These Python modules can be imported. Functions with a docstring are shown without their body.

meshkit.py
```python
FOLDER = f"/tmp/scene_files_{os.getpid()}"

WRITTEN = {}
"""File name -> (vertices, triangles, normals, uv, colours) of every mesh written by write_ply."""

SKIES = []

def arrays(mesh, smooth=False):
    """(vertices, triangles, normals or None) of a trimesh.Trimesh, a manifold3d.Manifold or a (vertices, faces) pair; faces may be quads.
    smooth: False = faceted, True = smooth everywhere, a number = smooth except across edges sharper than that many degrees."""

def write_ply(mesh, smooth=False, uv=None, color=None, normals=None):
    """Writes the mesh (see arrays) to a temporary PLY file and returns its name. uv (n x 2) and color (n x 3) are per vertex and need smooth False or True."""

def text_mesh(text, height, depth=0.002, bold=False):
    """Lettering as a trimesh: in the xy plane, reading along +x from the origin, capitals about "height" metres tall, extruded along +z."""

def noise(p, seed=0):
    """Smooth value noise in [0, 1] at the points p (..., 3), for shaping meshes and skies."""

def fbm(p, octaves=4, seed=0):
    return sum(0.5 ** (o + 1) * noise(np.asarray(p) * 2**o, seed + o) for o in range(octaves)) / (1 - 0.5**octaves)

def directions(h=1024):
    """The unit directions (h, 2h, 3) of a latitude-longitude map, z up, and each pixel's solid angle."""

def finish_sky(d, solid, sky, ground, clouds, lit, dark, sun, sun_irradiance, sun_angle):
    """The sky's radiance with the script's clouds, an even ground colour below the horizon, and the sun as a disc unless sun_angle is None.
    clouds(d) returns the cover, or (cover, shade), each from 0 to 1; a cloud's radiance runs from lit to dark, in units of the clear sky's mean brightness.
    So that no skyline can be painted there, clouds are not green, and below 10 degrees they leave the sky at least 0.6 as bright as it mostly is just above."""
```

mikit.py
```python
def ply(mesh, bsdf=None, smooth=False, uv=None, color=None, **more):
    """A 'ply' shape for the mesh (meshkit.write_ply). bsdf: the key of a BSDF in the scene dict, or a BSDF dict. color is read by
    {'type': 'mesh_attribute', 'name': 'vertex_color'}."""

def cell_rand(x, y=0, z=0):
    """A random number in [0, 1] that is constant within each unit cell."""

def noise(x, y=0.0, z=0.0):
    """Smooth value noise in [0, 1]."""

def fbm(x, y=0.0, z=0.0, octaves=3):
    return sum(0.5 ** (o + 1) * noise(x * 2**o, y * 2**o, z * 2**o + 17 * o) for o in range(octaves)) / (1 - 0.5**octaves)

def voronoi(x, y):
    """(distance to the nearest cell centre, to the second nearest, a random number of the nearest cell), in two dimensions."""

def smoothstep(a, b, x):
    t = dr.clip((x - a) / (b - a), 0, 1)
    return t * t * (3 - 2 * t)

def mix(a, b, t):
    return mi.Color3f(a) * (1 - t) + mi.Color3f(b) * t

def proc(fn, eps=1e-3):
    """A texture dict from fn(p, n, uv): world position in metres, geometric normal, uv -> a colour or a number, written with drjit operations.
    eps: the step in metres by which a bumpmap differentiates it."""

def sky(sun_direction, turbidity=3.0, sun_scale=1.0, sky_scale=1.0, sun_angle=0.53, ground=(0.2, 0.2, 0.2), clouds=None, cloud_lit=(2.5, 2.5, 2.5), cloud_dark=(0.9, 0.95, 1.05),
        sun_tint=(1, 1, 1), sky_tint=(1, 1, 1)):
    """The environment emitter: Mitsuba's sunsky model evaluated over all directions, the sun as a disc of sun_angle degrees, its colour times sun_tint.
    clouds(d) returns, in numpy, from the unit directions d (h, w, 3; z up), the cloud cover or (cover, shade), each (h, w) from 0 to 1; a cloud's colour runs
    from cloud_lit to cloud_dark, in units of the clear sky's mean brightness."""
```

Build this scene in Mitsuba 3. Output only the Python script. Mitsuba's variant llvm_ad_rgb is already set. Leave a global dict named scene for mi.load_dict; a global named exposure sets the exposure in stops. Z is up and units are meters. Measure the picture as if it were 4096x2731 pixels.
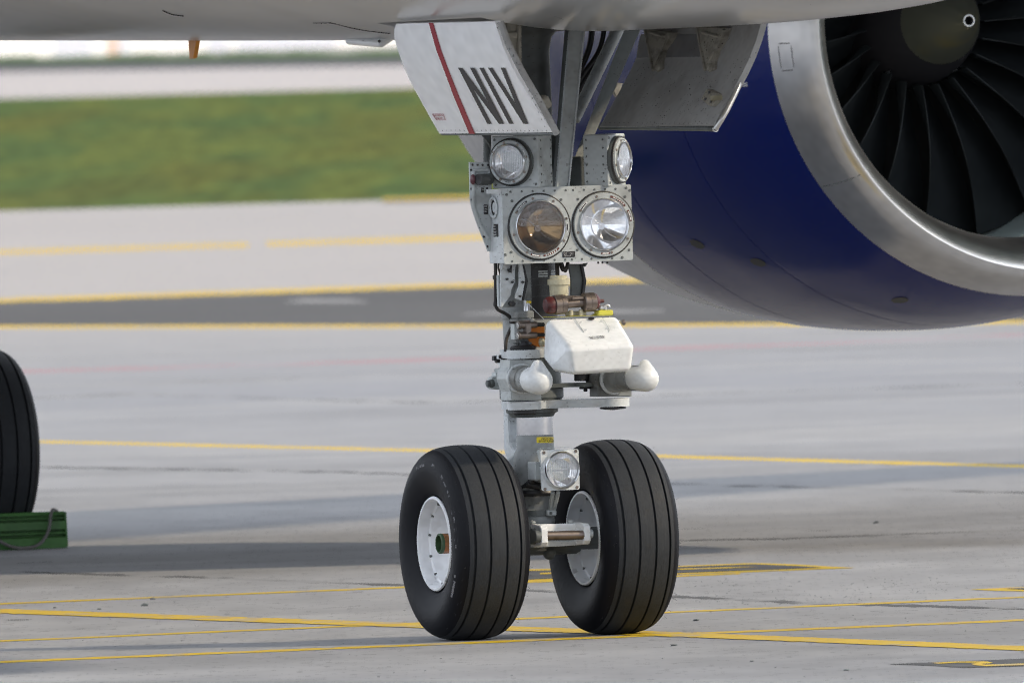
import math, random
import numpy as np, trimesh, drjit as dr, mitsuba as mi
import manifold3d as m3
import shapely
from shapely.geometry import Polygon
import mikit, meshkit
from mikit import proc, fbm, noise, mix, smoothstep

random.seed(4); rng = np.random.default_rng(4)
scene, labels = {}, {}
T = mi.ScalarTransform4f

# ------------------------------------------------------------------ camera, sky, exposure
FPX, DIST, HCAM, ROLL = 27000.0, 150.0, 3.8, math.radians(1.7)   # pixels (1024 wide), metres
YAW = math.radians(21.0)                                           # heading of the aircraft against the view
def cam_basis(p):
    d = np.array([0, math.cos(p), -math.sin(p)]); r = np.array([1.0, 0, 0]); u = np.array([0, math.sin(p), math.cos(p)])
    return d, r * math.cos(ROLL) - u * math.sin(ROLL), u * math.cos(ROLL) + r * math.sin(ROLL)
PITCH, CX = 0.0, 0.0
for _ in range(30):
    d, r, u = cam_basis(PITCH)
    v = np.array([0, 0, 0]) - np.array([CX, -DIST, HCAM])
    px, py = 512 + FPX * (v @ r) / (v @ d), 341 - FPX * (v @ u) / (v @ d)
    CX += (px - 538.8) / FPX * DIST; PITCH += (py - 636.4) / FPX
CAM_D, CAM_R, CAM_U = cam_basis(PITCH)
CAM_O = np.array([CX, -DIST, HCAM])
scene['camera'] = {'type': 'thinlens', 'fov': math.degrees(2 * math.atan(512 / FPX)), 'fov_axis': 'x', 'near_clip': 5.0, 'far_clip': 30000.0,
                   'aperture_radius': 0.042, 'focus_distance': DIST - 0.4,
                   'to_world': T().look_at(origin=CAM_O.tolist(), target=(CAM_O + CAM_D * 100).tolist(), up=CAM_U.tolist())}
SUN_AZ, SUN_EL = math.radians(-15), math.radians(32.5)                 # azimuth from +x (right of frame) towards +y (away)
SUN = (math.cos(SUN_EL) * math.cos(SUN_AZ), math.cos(SUN_EL) * math.sin(SUN_AZ), math.sin(SUN_EL))
def clouds(d):
    q = d / np.maximum(d[..., 2:3] + 0.18, 0.05)
    n = meshkit.fbm(q * 1.6 + 3.0, 5, seed=7)
    c = np.clip((n - 0.36) / 0.16, 0, 1)
    return 0.55 + 0.45 * c, np.clip((meshkit.fbm(q * 2.3 + 9.0, 4, seed=3) - 0.35) * 2.0, 0, 1) * 0.7
scene['sky_light'] = mikit.sky(SUN, turbidity=4, sun_scale=0.72, sun_angle=2.5, clouds=clouds, cloud_lit=(3.85, 4.1, 4.5), cloud_dark=(2.7, 2.9, 3.2), sun_tint=(0.90, 0.965, 1.06))
exposure = 1.85

# ------------------------------------------------------------------ reading places off the photograph's framing
ZOOMS = {'d': (0, 0, 0.57422), '1': (1500, 50, 1.96), '2': (1800, 500, 2.6133), '3': (1850, 1050, 2.4122), '4': (1500, 1700, 1.7423), '5': (2400, 0, 1.1616),
         '6': (0, 0, 1.3067), '7': (0, 1300, 1.0957), '8': (2500, 1900, 1.4737), 'A': (1880, 560, 5.226), 'B': (1900, 1040, 4.2764), 'C': (1950, 1380, 5.2275),
         'D': (1950, 1640, 2.53), 'E': (1600, 1950, 3.1367), 'F': (1900, 0, 2.94), 'G': (2400, 100, 3.36), 'H': (3200, 0, 2.614)}
RZ = np.array([[math.cos(YAW), -math.sin(YAW), 0], [math.sin(YAW), math.cos(YAW), 0], [0, 0, 1]])   # aircraft frame (x left wing, y aft, z up) -> world
CO = RZ.T @ CAM_O
def ray(k, u, v):
    x0, y0, s = ZOOMS[k]
    x, y = (x0 + u / s) / 4 - 512, 341 - (y0 + v / s) / 4
    return CAM_D + CAM_R * (x / FPX) + CAM_U * (y / FPX)
def q(k, u, v, y):                       # point of the aircraft frame on the plane "y aft"
    w = RZ.T @ ray(k, u, v)
    return CO + w * ((y - CO[1]) / w[1])
def qx(k, u, v, x):                      # ... on the plane "x"
    w = RZ.T @ ray(k, u, v)
    return CO + w * ((x - CO[0]) / w[0])
def g(k, u, v, z=0.0):                   # world point on the ground
    w = ray(k, u, v)
    return CAM_O + w * ((z - CAM_O[2]) / w[2])
def project(pl_):                        # aircraft frame -> display pixels
    w = RZ @ np.array(pl_) - CAM_O; dpt = w @ CAM_D
    return (512 + FPX * (w @ CAM_R) / dpt) * 2.2969, (341 - FPX * (w @ CAM_U) / dpt) * 2.2969
PXM = 720.0                              # source pixels per metre at the nose gear

# ------------------------------------------------------------------ entries
def numbered(key):
    if key not in used: used.add(key); return key
    i = 1
    while f'{key}_{i:03d}' in used: i += 1
    used.add(f'{key}_{i:03d}'); return f'{key}_{i:03d}'
used = set()
def thing(name, label=None, cat=None, group=None, parent=None, kind=None):
    key = numbered(parent + '__' + name if parent else name)
    lab = {k: v for k, v in (('label', label), ('category', cat), ('group', group), ('kind', kind)) if v}
    if lab: labels[key] = lab
    return key
def obj(name, mesh, mat, parent=None, smooth=32, frame='a', label=None, cat=None, group=None, kind=None, **kw):
    key = thing(name, label, cat, group, parent, kind)
    if isinstance(mesh, list): mesh = join(mesh)
    if hasattr(mesh, 'to_mesh'):
        mm = mesh.to_mesh(); mesh = trimesh.Trimesh(np.array(mm.vert_properties[:, :3]), np.array(mm.tri_verts), process=False)
    mesh = trimesh.Trimesh(np.array(mesh.vertices, float), np.array(mesh.faces), process=False)
    if frame == 'a': mesh.vertices = mesh.vertices @ RZ.T
    scene[key] = mikit.ply(mesh, mat, smooth=smooth, **kw)
    return key

# ------------------------------------------------------------------ shapes
def join(ms): return trimesh.util.concatenate([x for x in ms])
V = lambda *a: np.array(a, float)
def hull(pts): return trimesh.Trimesh(np.array(pts)).convex_hull if False else trimesh.convex.convex_hull(np.array(pts, float))
def cbox(c, size, ch=0.006):
    h = np.array(size, float) / 2; ch = min(ch, *(h * 0.6)); P = []
    for s in np.ndindex(2, 2, 2):
        s = np.array(s) * 2 - 1
        for i in range(3):
            e = h - ch; e[i] = h[i]; P.append(np.array(c) + s * e)
    return hull(P)
def bbox(p0, p1, ch=0.006):
    p0, p1 = np.minimum(p0, p1), np.maximum(p0, p1)
    return cbox((p0 + p1) / 2, p1 - p0, ch)
def basis(axis):
    a = np.array(axis, float); a /= np.linalg.norm(a)
    t = np.array([0, 0, 1.0]) if abs(a[2]) < 0.9 else np.array([1.0, 0, 0])
    b = np.cross(a, t); b /= np.linalg.norm(b)
    return a, b, np.cross(a, b)
def lathe(prof, o, axis, n=40, caps=True):
    """prof: (distance along axis, radius) in order; outward normals when the distance grows with the outside on the radius side."""
    a, b, c = basis(axis); th = np.arange(n) * 2 * np.pi / n
    ring = np.cos(th)[:, None] * b + np.sin(th)[:, None] * c
    vs = [np.array(o) + a * s + ring * max(r, 1e-5) for s, r in prof]; m = len(prof)
    fs = []
    for i in range(m - 1):
        for j in range(n):
            k = (j + 1) % n
            fs += [[i * n + j, i * n + k, (i + 1) * n + k], [i * n + j, (i + 1) * n + k, (i + 1) * n + j]]
    vs = np.vstack(vs)
    if caps:
        for i, flip in ((0, True), (m - 1, False)):
            ci = len(vs); vs = np.vstack([vs, np.array(o) + a * prof[i][0]])
            for j in range(n):
                k = (j + 1) % n
                fs.append([ci, i * n + k, i * n + j] if flip else [ci, i * n + j, i * n + k])
    return trimesh.Trimesh(vs, np.array(fs), process=False)
def cyl(p0, p1, r, r1=None, n=32, ch=0.004):
    p0, p1 = np.array(p0, float), np.array(p1, float); L = np.linalg.norm(p1 - p0); r1 = r if r1 is None else r1
    ch = min(ch, L * 0.3, r * 0.5, r1 * 0.5)
    return lathe([(0, r - ch), (ch, r), (L - ch, r1), (L, r1 - ch)], p0, p1 - p0, n)
def prism(pts, depth, axis=1, step=0.0):
    """pts: points of the aircraft frame lying on one plane across 'axis' (1: y, 0: x); made solid by 'depth' along that axis, with a small eased front edge."""
    pts = np.array(pts); o = pts[0][axis]
    i, j = (0, 2) if axis == 1 else (1, 2)
    poly = Polygon(pts[:, [i, j]]).buffer(0)
    if poly.geom_type != 'Polygon': poly = max(poly.geoms, key=lambda t: t.area)
    def ext(pl, a, b):
        out = []
        for pp in getattr(pl, 'geoms', [pl]):
            e = trimesh.creation.extrude_polygon(pp, abs(b - a), engine='earcut'); vv = np.array(e.vertices); w = np.zeros_like(vv)
            w[:, i], w[:, j], w[:, axis] = vv[:, 0], vv[:, 1], min(a, b) + vv[:, 2]
            f = np.array(e.faces); ee = trimesh.Trimesh(w, f, process=False)
            if axis == 1: ee.invert()
            out.append(ee)
        return join(out)
    if step:
        sg = 1 if depth > 0 else -1
        return join([ext(poly.buffer(-step, join_style=2), o, o + sg * step), ext(poly, o + sg * step, o + depth)])
    return ext(poly, o, o + depth)
def catmull(P, n=8):
    P = np.array(P, float); P = np.vstack([2 * P[0] - P[1], P, 2 * P[-1] - P[-2]]); out = []
    for i in range(1, len(P) - 2):
        for t in np.arange(n) / n:
            a, b, c, d_ = P[i - 1:i + 3]
            out.append(0.5 * (2 * b + (c - a) * t + (2 * a - 5 * b + 4 * c - d_) * t * t + (3 * b - a - 3 * c + d_) * t ** 3))
    return np.vstack([out, P[-2]])
def tube(P, r, n=8, sides=12, straight=False):
    P = np.array(P, float) if straight else catmull(P, n)
    t = np.gradient(P, axis=0); t /= np.linalg.norm(t, axis=1, keepdims=True)
    a = np.array([0.31, 0.2, 0.93]); vs, m = [], len(P); th = np.arange(sides) * 2 * np.pi / sides
    rr = np.broadcast_to(r, (m,))
    for i in range(m):
        a = a - t[i] * (a @ t[i]); a /= np.linalg.norm(a); b = np.cross(t[i], a)
        vs.append(P[i] + rr[i] * (np.cos(th)[:, None] * a + np.sin(th)[:, None] * b))
    fs = [[i * sides + j, i * sides + (j + 1) % sides, (i + 1) * sides + (j + 1) % sides] for i in range(m - 1) for j in range(sides)] + \
         [[i * sides + j, (i + 1) * sides + (j + 1) % sides, (i + 1) * sides + j] for i in range(m - 1) for j in range(sides)]
    vs = np.vstack(vs); vs = np.vstack([vs, P[0], P[-1]])
    for j in range(sides):
        fs += [[m * sides, (j + 1) % sides, j], [m * sides + 1, (m - 1) * sides + j, (m - 1) * sides + (j + 1) % sides]]
    return trimesh.Trimesh(vs, np.array(fs), process=False)
def ball(c, r, n=2):
    s = trimesh.creation.icosphere(n, 1.0); s.vertices = s.vertices * np.array(r) + np.array(c); return s
def rhull(pts, r, refine=0):
    s = trimesh.creation.icosphere(2, r).vertices
    return hull(np.vstack([s + np.array(p) for p in pts]))
def place(m, o, right, up):
    right, up = np.array(right, float), np.array(up, float)
    nrm = np.cross(right, up); nrm /= np.linalg.norm(nrm)
    m = m.copy(); vv = np.array(m.vertices); m.vertices = np.array(o) + vv[:, :1] * right + vv[:, 1:2] * up + vv[:, 2:] * nrm
    return m
def text(s, o, right, up, h, width=None, depth=0.0015, bold=False):
    m = meshkit.text_mesh(s, h, depth, bold)
    if width:
        e = np.ptp(m.vertices[:, 0]); vv = np.array(m.vertices); vv[:, 0] = (vv[:, 0] - vv[:, 0].min()) * width / e; m.vertices = vv
    return place(m, o, right, up)

# ------------------------------------------------------------------ materials
def principled(color, rough=0.5, metal=0.0, coat=0.0, spec=0.5, **kw):
    d = {'type': 'principled', 'base_color': color if isinstance(color, dict) else {'type': 'rgb', 'value': list(color)}, 'roughness': rough if isinstance(rough, dict) else float(rough), 'metallic': float(metal), 'specular': float(spec)}
    if coat: d['clearcoat'] = float(coat); d['clearcoat_gloss'] = 0.95
    d.update(kw)
    return d
def two(b): return {'type': 'twosided', 'bsdf': b}
def worn(base, dirt, amount=0.5, sc=9.0, specks=0.0, streak=0.0):
    def fn(p, n, uv):
        a = fbm(p.x * sc, p.y * sc, p.z * sc * (0.35 if streak else 1.0), 4)
        t = smoothstep(0.45, 0.8, a) * amount
        c = mix(base, dirt, t)
        c = c * (0.93 + 0.14 * noise(p.x * sc * 6 + 5, p.y * sc * 6, p.z * sc * 6))
        if specks:
            s = smoothstep(0.80, 0.86, noise(p.x * 90 + 3, p.y * 90, p.z * 90)) * smoothstep(0.45, 0.62, fbm(p.x * 7, p.y * 7 + 4, p.z * 7, 2))
            c = mix(c, (0.03, 0.028, 0.025), s * specks)
        return c
    return proc(fn)
def rough_var(lo, hi, sc=12.0):
    return proc(lambda p, n, uv: lo + (hi - lo) * fbm(p.x * sc, p.y * sc, p.z * sc, 3))
def mat(name, b): scene['mat_' + name] = two(b); return 'mat_' + name
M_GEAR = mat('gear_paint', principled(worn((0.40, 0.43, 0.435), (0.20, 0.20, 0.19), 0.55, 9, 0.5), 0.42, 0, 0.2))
M_GEARD = mat('gear_paint_darkened', principled(worn((0.10, 0.112, 0.113), (0.04, 0.04, 0.037), 0.7, 7, 0.4), 0.5))  # darkened copy of the gear paint; bay shade is put into its colour
M_GEARM = mat('gear_paint_grimy_shaded', principled(worn((0.245, 0.26, 0.262), (0.09, 0.088, 0.08), 0.85, 8, 0.6), 0.45))  # grime, with the shade around the strut also put into the colour
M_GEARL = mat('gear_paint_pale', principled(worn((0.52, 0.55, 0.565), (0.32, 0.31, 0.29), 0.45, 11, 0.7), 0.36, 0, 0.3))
M_WHITE = mat('white_cover', principled(worn((0.72, 0.74, 0.75), (0.56, 0.56, 0.55), 0.25, 8, 0.15), 0.3, 0, 0.5))
M_KNOB = mat('white_end_cap', principled(worn((0.66, 0.68, 0.69), (0.48, 0.48, 0.47), 0.35, 12, 0.5), 0.32, 0, 0.5))
M_DOOR = mat('door_white', principled(worn((0.84, 0.845, 0.855), (0.74, 0.74, 0.74), 0.25, 3), 0.28, 0, 0.6))
M_DOORIN = mat('door_inner', principled(worn((0.36, 0.36, 0.355), (0.24, 0.23, 0.22), 0.5, 6, 0.7), 0.45))
M_DOORSHADE = mat('door_shade_dirt', principled(worn((0.22, 0.22, 0.225), (0.15, 0.145, 0.14), 0.5, 5, 0.3), 0.4))  # darker tone carries shading and dirt of the upper inner door
M_BRKT = mat('bracket_tan', principled(worn((0.34, 0.32, 0.27), (0.13, 0.115, 0.10), 0.7, 22, 0.9), 0.5))
M_ALU = mat('aluminium', principled(worn((0.62, 0.62, 0.62), (0.28, 0.27, 0.25), 0.5, 20), 0.34, 0.85))
def belly(p, n, uv):
    a = fbm(p.x * 0.8 + 9, p.y * 0.8, p.z * 3, 4)
    c = mix((0.78, 0.785, 0.79), (0.66, 0.66, 0.66), smoothstep(0.4, 0.75, a) * 0.6)
    return c
scene['mat_fuselage'] = {'type': 'bumpmap', 'arbitrary': proc(lambda p, n, uv: 0.006 * fbm(p.x * 0.8, p.y * 0.8, p.z * 0.8, 3) + 0.0016 * fbm(p.x * 3.5 + 2, p.y * 1.6, p.z * 3.5, 3), 0.02), 'scale': 1.0,
                         'bsdf': {'type': 'roughplastic', 'distribution': 'ggx', 'alpha': 0.03, 'int_ior': 1.7, 'nonlinear': True, 'diffuse_reflectance': proc(belly)}}
M_FUS = 'mat_fuselage'
scene['mat_blue_cowl'] = {'type': 'bumpmap', 'arbitrary': proc(lambda p, n, uv: 0.010 * fbm(p.x * 0.9, p.y * 0.9, p.z * 0.9, 3), 0.02), 'scale': 1.0,
                          'bsdf': {'type': 'roughplastic', 'distribution': 'ggx', 'alpha': 0.025, 'int_ior': 1.40, 'nonlinear': False, 'diffuse_reflectance': proc(lambda p, n, uv: mix((0.002, 0.011, 0.135), (0.003, 0.014, 0.16), fbm(p.x, p.y, p.z, 3)))}}
M_BLUE = 'mat_blue_cowl'
M_COWLG = mat('grey_cowl', principled(worn((0.55, 0.55, 0.56), (0.42, 0.41, 0.4), 0.5, 1.5), 0.3, 0, 0.7))
M_PANEL = mat('panel_rim', principled((0.25, 0.25, 0.26), 0.4, 0.5))
M_LIP = mat('polished_lip', principled(worn((0.92, 0.93, 0.94), (0.80, 0.80, 0.81), 0.5, 3), rough_var(0.20, 0.32, 2.5), 1.0))
M_BARREL = mat('inlet_barrel', principled((0.20, 0.24, 0.24), 0.45))
M_BLADE = mat('fan_blade', principled(proc(lambda p, n, uv: mix((0.020, 0.024, 0.027), (0.045, 0.05, 0.053), fbm(p.x * 3, p.y * 3, p.z * 3, 3))), 0.27, 0.25))
M_BLADEEDGE = mat('blade_edge', principled((0.42, 0.40, 0.38), 0.35, 0.8))
M_SPIN = mat('spinner', principled(proc(lambda p, n, uv: mix((0.105, 0.105, 0.082), (0.20, 0.155, 0.045), smoothstep(0.5, 0.75, fbm(p.x * 2.6 + 1, p.y * 2.6, p.z * 2.6, 3)) * 0.6)), 0.36, 0.5))
M_SPIND = mat('spinner_band', principled((0.022, 0.020, 0.023), 0.4))
M_BLACK = mat('black', principled((0.014, 0.014, 0.016), 0.45))
M_GASKET = mat('gasket', principled((0.03, 0.03, 0.03), 0.5))
M_HOSE = mat('hose', principled(worn((0.022, 0.020, 0.020), (0.075, 0.06, 0.05), 0.6, 25), 0.55))
M_DARKPIT = mat('dark_pit', principled((0.02, 0.021, 0.022), 0.7))
def tread(p, n, uv):
    c = mix((0.0230, 0.0258, 0.0300), (0.0340, 0.0372, 0.0425), fbm(p.x * 5, p.y * 5, p.z * 5, 4))
    scuff = smoothstep(0.62, 0.8, fbm(p.x * 16 + 2, p.y * 16, p.z * 16, 3))
    return mix(c, (0.032, 0.032, 0.033), scuff * 0.6) * (0.8 + 0.4 * noise(p.x * 260, p.y * 260, p.z * 6))
M_TREAD = mat('tread_rubber', principled(proc(tread), 0.66, 0, 0.0, 0.22))
M_SIDE = mat('sidewall_rubber', principled(proc(lambda p, n, uv: mix((0.0032, 0.0038, 0.0062), (0.0075, 0.0082, 0.0120), fbm(p.x * 4 + 7, p.y * 4, p.z * 4, 4))), 0.55, 0, 0.0, 0.18))
M_CHALK = mat('faded_print', principled(proc(lambda p, n, uv: mix((0.03, 0.03, 0.035), (0.22, 0.22, 0.24), smoothstep(0.4, 0.7, noise(p.x * 60, p.y * 60, p.z * 60)))), 0.6))
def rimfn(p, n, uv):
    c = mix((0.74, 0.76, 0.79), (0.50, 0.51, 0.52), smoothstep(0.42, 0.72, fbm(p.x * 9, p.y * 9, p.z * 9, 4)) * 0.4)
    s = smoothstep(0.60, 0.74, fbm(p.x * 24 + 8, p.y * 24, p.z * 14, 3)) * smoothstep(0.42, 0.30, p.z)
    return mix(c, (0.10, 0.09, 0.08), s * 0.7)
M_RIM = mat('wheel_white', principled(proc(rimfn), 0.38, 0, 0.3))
M_CHROME = mat('chrome', principled(worn((0.72, 0.73, 0.76), (0.42, 0.42, 0.43), 0.5, 10, 0, 1), 0.13, 1.0))
M_MIRROR = mat('reflector', principled((0.90, 0.90, 0.91), 0.06, 1.0))
M_MIRRORD = mat('reflector_amber', principled((0.24, 0.155, 0.075), 0.06, 1.0))
M_BRONZE = mat('bronze', principled(worn((0.20, 0.165, 0.145), (0.08, 0.065, 0.058), 0.7, 18), 0.36, 0.75))
M_REDCAP = mat('maroon_cap', principled(worn((0.075, 0.013, 0.013), (0.03, 0.010, 0.010), 0.6, 18), 0.4))
M_YELG = mat('zinc_yellow', principled(worn((0.55, 0.52, 0.06), (0.28, 0.27, 0.07), 0.5, 18), 0.45))
M_CREAM = mat('cream_metal', principled(worn((0.50, 0.46, 0.32), (0.30, 0.26, 0.16), 0.5, 14), 0.4, 0.3))
M_ORANGE = mat('orange_part', principled((0.55, 0.17, 0.02), 0.5))
M_MAST = mat('orange_mast', principled(worn((0.50, 0.20, 0.03), (0.30, 0.12, 0.03), 0.5, 20), 0.45))
M_GREENP = mat('green_primer', principled(worn((0.035, 0.075, 0.030), (0.015, 0.03, 0.015), 0.6, 30), 0.5))
M_RUST = mat('orange_primer', principled(worn((0.30, 0.10, 0.025), (0.08, 0.07, 0.03), 0.9, 30), 0.5))
M_RED = mat('red_paint', principled((0.30, 0.012, 0.025), 0.35, 0, 0.4))
M_INK = mat('dark_lettering', principled((0.035, 0.035, 0.038), 0.4))
M_YLAB = mat('yellow_label', principled((0.80, 0.62, 0.02), 0.4))
M_BROWNLAB = mat('brown_label', principled((0.11, 0.035, 0.025), 0.4))
M_WLAB = mat('white_label', principled((0.70, 0.70, 0.70), 0.4))
M_LENSRED = mat('dark_red_lens', principled((0.11, 0.04, 0.05), 0.25))
M_CHOCK = mat('chock_green', principled(worn((0.045, 0.150, 0.030), (0.022, 0.075, 0.018), 0.6, 7), 0.5))
M_ROPE = mat('rope', principled((0.14, 0.135, 0.13), 0.8))
scene['mat_lens'] = {'type': 'thindielectric', 'int_ior': 1.5}
M_LENS = 'mat_lens'
scene['mat_flute'] = {'type': 'dielectric', 'int_ior': 1.5}
M_FLUTE = 'mat_flute'

def conc(p, n, uv):
    big = fbm(p.x * 0.05 + 4, p.y * 0.035, 0, 3)
    st = fbm(p.x * 0.16 + 11, p.y * 0.25, 3.0, 4)
    fine = fbm(p.x * 2.3, p.y * 0.8, 5.0, 4)
    near = 1 - smoothstep(15.0, 70.0, p.y)
    c = mix((0.1706, 0.1745, 0.1902), (0.1954, 0.194, 0.1954), big)
    c = mix(c, (0.1074, 0.1074, 0.112), smoothstep(0.50, 0.80, st) * (0.30 + 0.25 * near))
    c = mix(c, (0.2247, 0.2233, 0.2247), smoothstep(0.52, 0.8, fbm(p.x * 0.2 + 40, p.y * 0.35, 8.0, 3)) * 0.5)
    c = c * (1 + (fine - 0.5) * (0.14 + 0.22 * near))
    engine_shade = smoothstep(15.0, 19.0, p.y) * smoothstep(31.0, 24.0, p.y) * smoothstep(0.30, 0.62, fbm(p.x * 0.12 + 7, p.y * 0.30, 9.0, 4))  # streaky band: shade of the engine painted into the concrete colour
    c = mix(c, (0.130, 0.126, 0.118), engine_shade * 0.62)
    sp = smoothstep(0.78, 0.9, noise(p.x * 21, p.y * 12, 1.0)) * near
    c = mix(c, (0.06512, 0.06512, 0.06512), sp * 0.4)
    far = smoothstep(100.0, 160.0, p.y)
    return mix(c, mix((0.2572, 0.2423, 0.2358), (0.2247, 0.2136, 0.211), fbm(p.x * 0.15, p.y * 0.04, 2.0, 3)), far)
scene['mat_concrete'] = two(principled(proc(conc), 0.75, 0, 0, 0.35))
M_CONC = 'mat_concrete'
M_ASPH = mat('asphalt', principled(proc(lambda p, n, uv: mix((0.03907, 0.0381, 0.03907), (0.0547, 0.05372, 0.05372), fbm(p.x * 0.2, p.y * 0.1, 1.0, 4))), 0.8))
M_ASPHD = mat('black_marking', principled(proc(lambda p, n, uv: mix((0.02997, 0.02997, 0.0313), (0.0666, 0.0666, 0.0666), fbm(p.x * 4, p.y * 2, 1.0, 4))), 0.75))
def yel(p, n, uv):
    c = mix((0.3996, 0.2664, 0.009324), (0.3463, 0.2298, 0.01665), fbm(p.x * 2, p.y * 1.5, 2.0, 3))
    return mix(c, (0.2198, 0.1998, 0.1732), smoothstep(0.58, 0.75, fbm(p.x * 6, p.y * 2.5, 6.0, 4)) * 0.55)
M_YEL = mat('yellow_line', principled(proc(yel), 0.65))
M_PINK = mat('faded_red_line', principled(proc(lambda p, n, uv: mix((0.2198, 0.1465, 0.1565), (0.1931, 0.1831, 0.1965), smoothstep(0.4, 0.6, fbm(p.x * 0.7, p.y * 0.3, 2.0, 3)))), 0.7))
M_FADEDW = mat('faded_white', principled((0.1332, 0.1299, 0.1299), 0.7))
M_JOINT = mat('joint_seal', principled(proc(lambda p, n, uv: mix((0.05994, 0.05994, 0.06127), (0.1598, 0.1598, 0.1632), smoothstep(0.42, 0.68, fbm(p.x * 3, p.y, 2.0, 3)))), 0.8))
def grassfn(p, n, uv):
    a = fbm(p.x * 1.1, p.y * 0.035, 1.0, 4); b = fbm(p.x * 0.35 + 5, p.y * 0.02, 2.0, 3)
    c = mix((0.0387, 0.0612, 0.0171), (0.0594, 0.0738, 0.0162), smoothstep(0.3, 0.7, a))
    c = mix(c, (0.0594, 0.054, 0.0099), smoothstep(0.5, 0.8, b) * 0.45)
    return c * (0.75 + 0.5 * noise(p.x * 4.0, p.y * 0.15, 4.0))
M_GRASS = mat('grass', principled(proc(grassfn), 0.9, 0, 0, 0.1))
M_RUNWAY = mat('runway_concrete', principled(proc(lambda p, n, uv: mix((0.2864, 0.2664, 0.2611), (0.2531, 0.2364, 0.2331), fbm(p.x * 0.1, p.y * 0.02, 2.0, 3))), 0.8))
M_ROAD = mat('road', principled((0.03996, 0.03916, 0.04595), 0.8))
M_HEDGE = mat('hedge', principled(proc(lambda p, n, uv: mix((0.06, 0.095, 0.04), (0.11, 0.14, 0.07), fbm(p.x * 2, p.y, p.z * 3, 3))), 0.9))
M_BLDG = mat('white_cladding', principled((0.86, 0.86, 0.86), 0.6))
M_BLDGB = mat('pale_blue_cladding', principled((0.62, 0.65, 0.74), 0.6))
M_OBRD = mat('orange_board', principled((0.80, 0.32, 0.05), 0.5))

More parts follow.
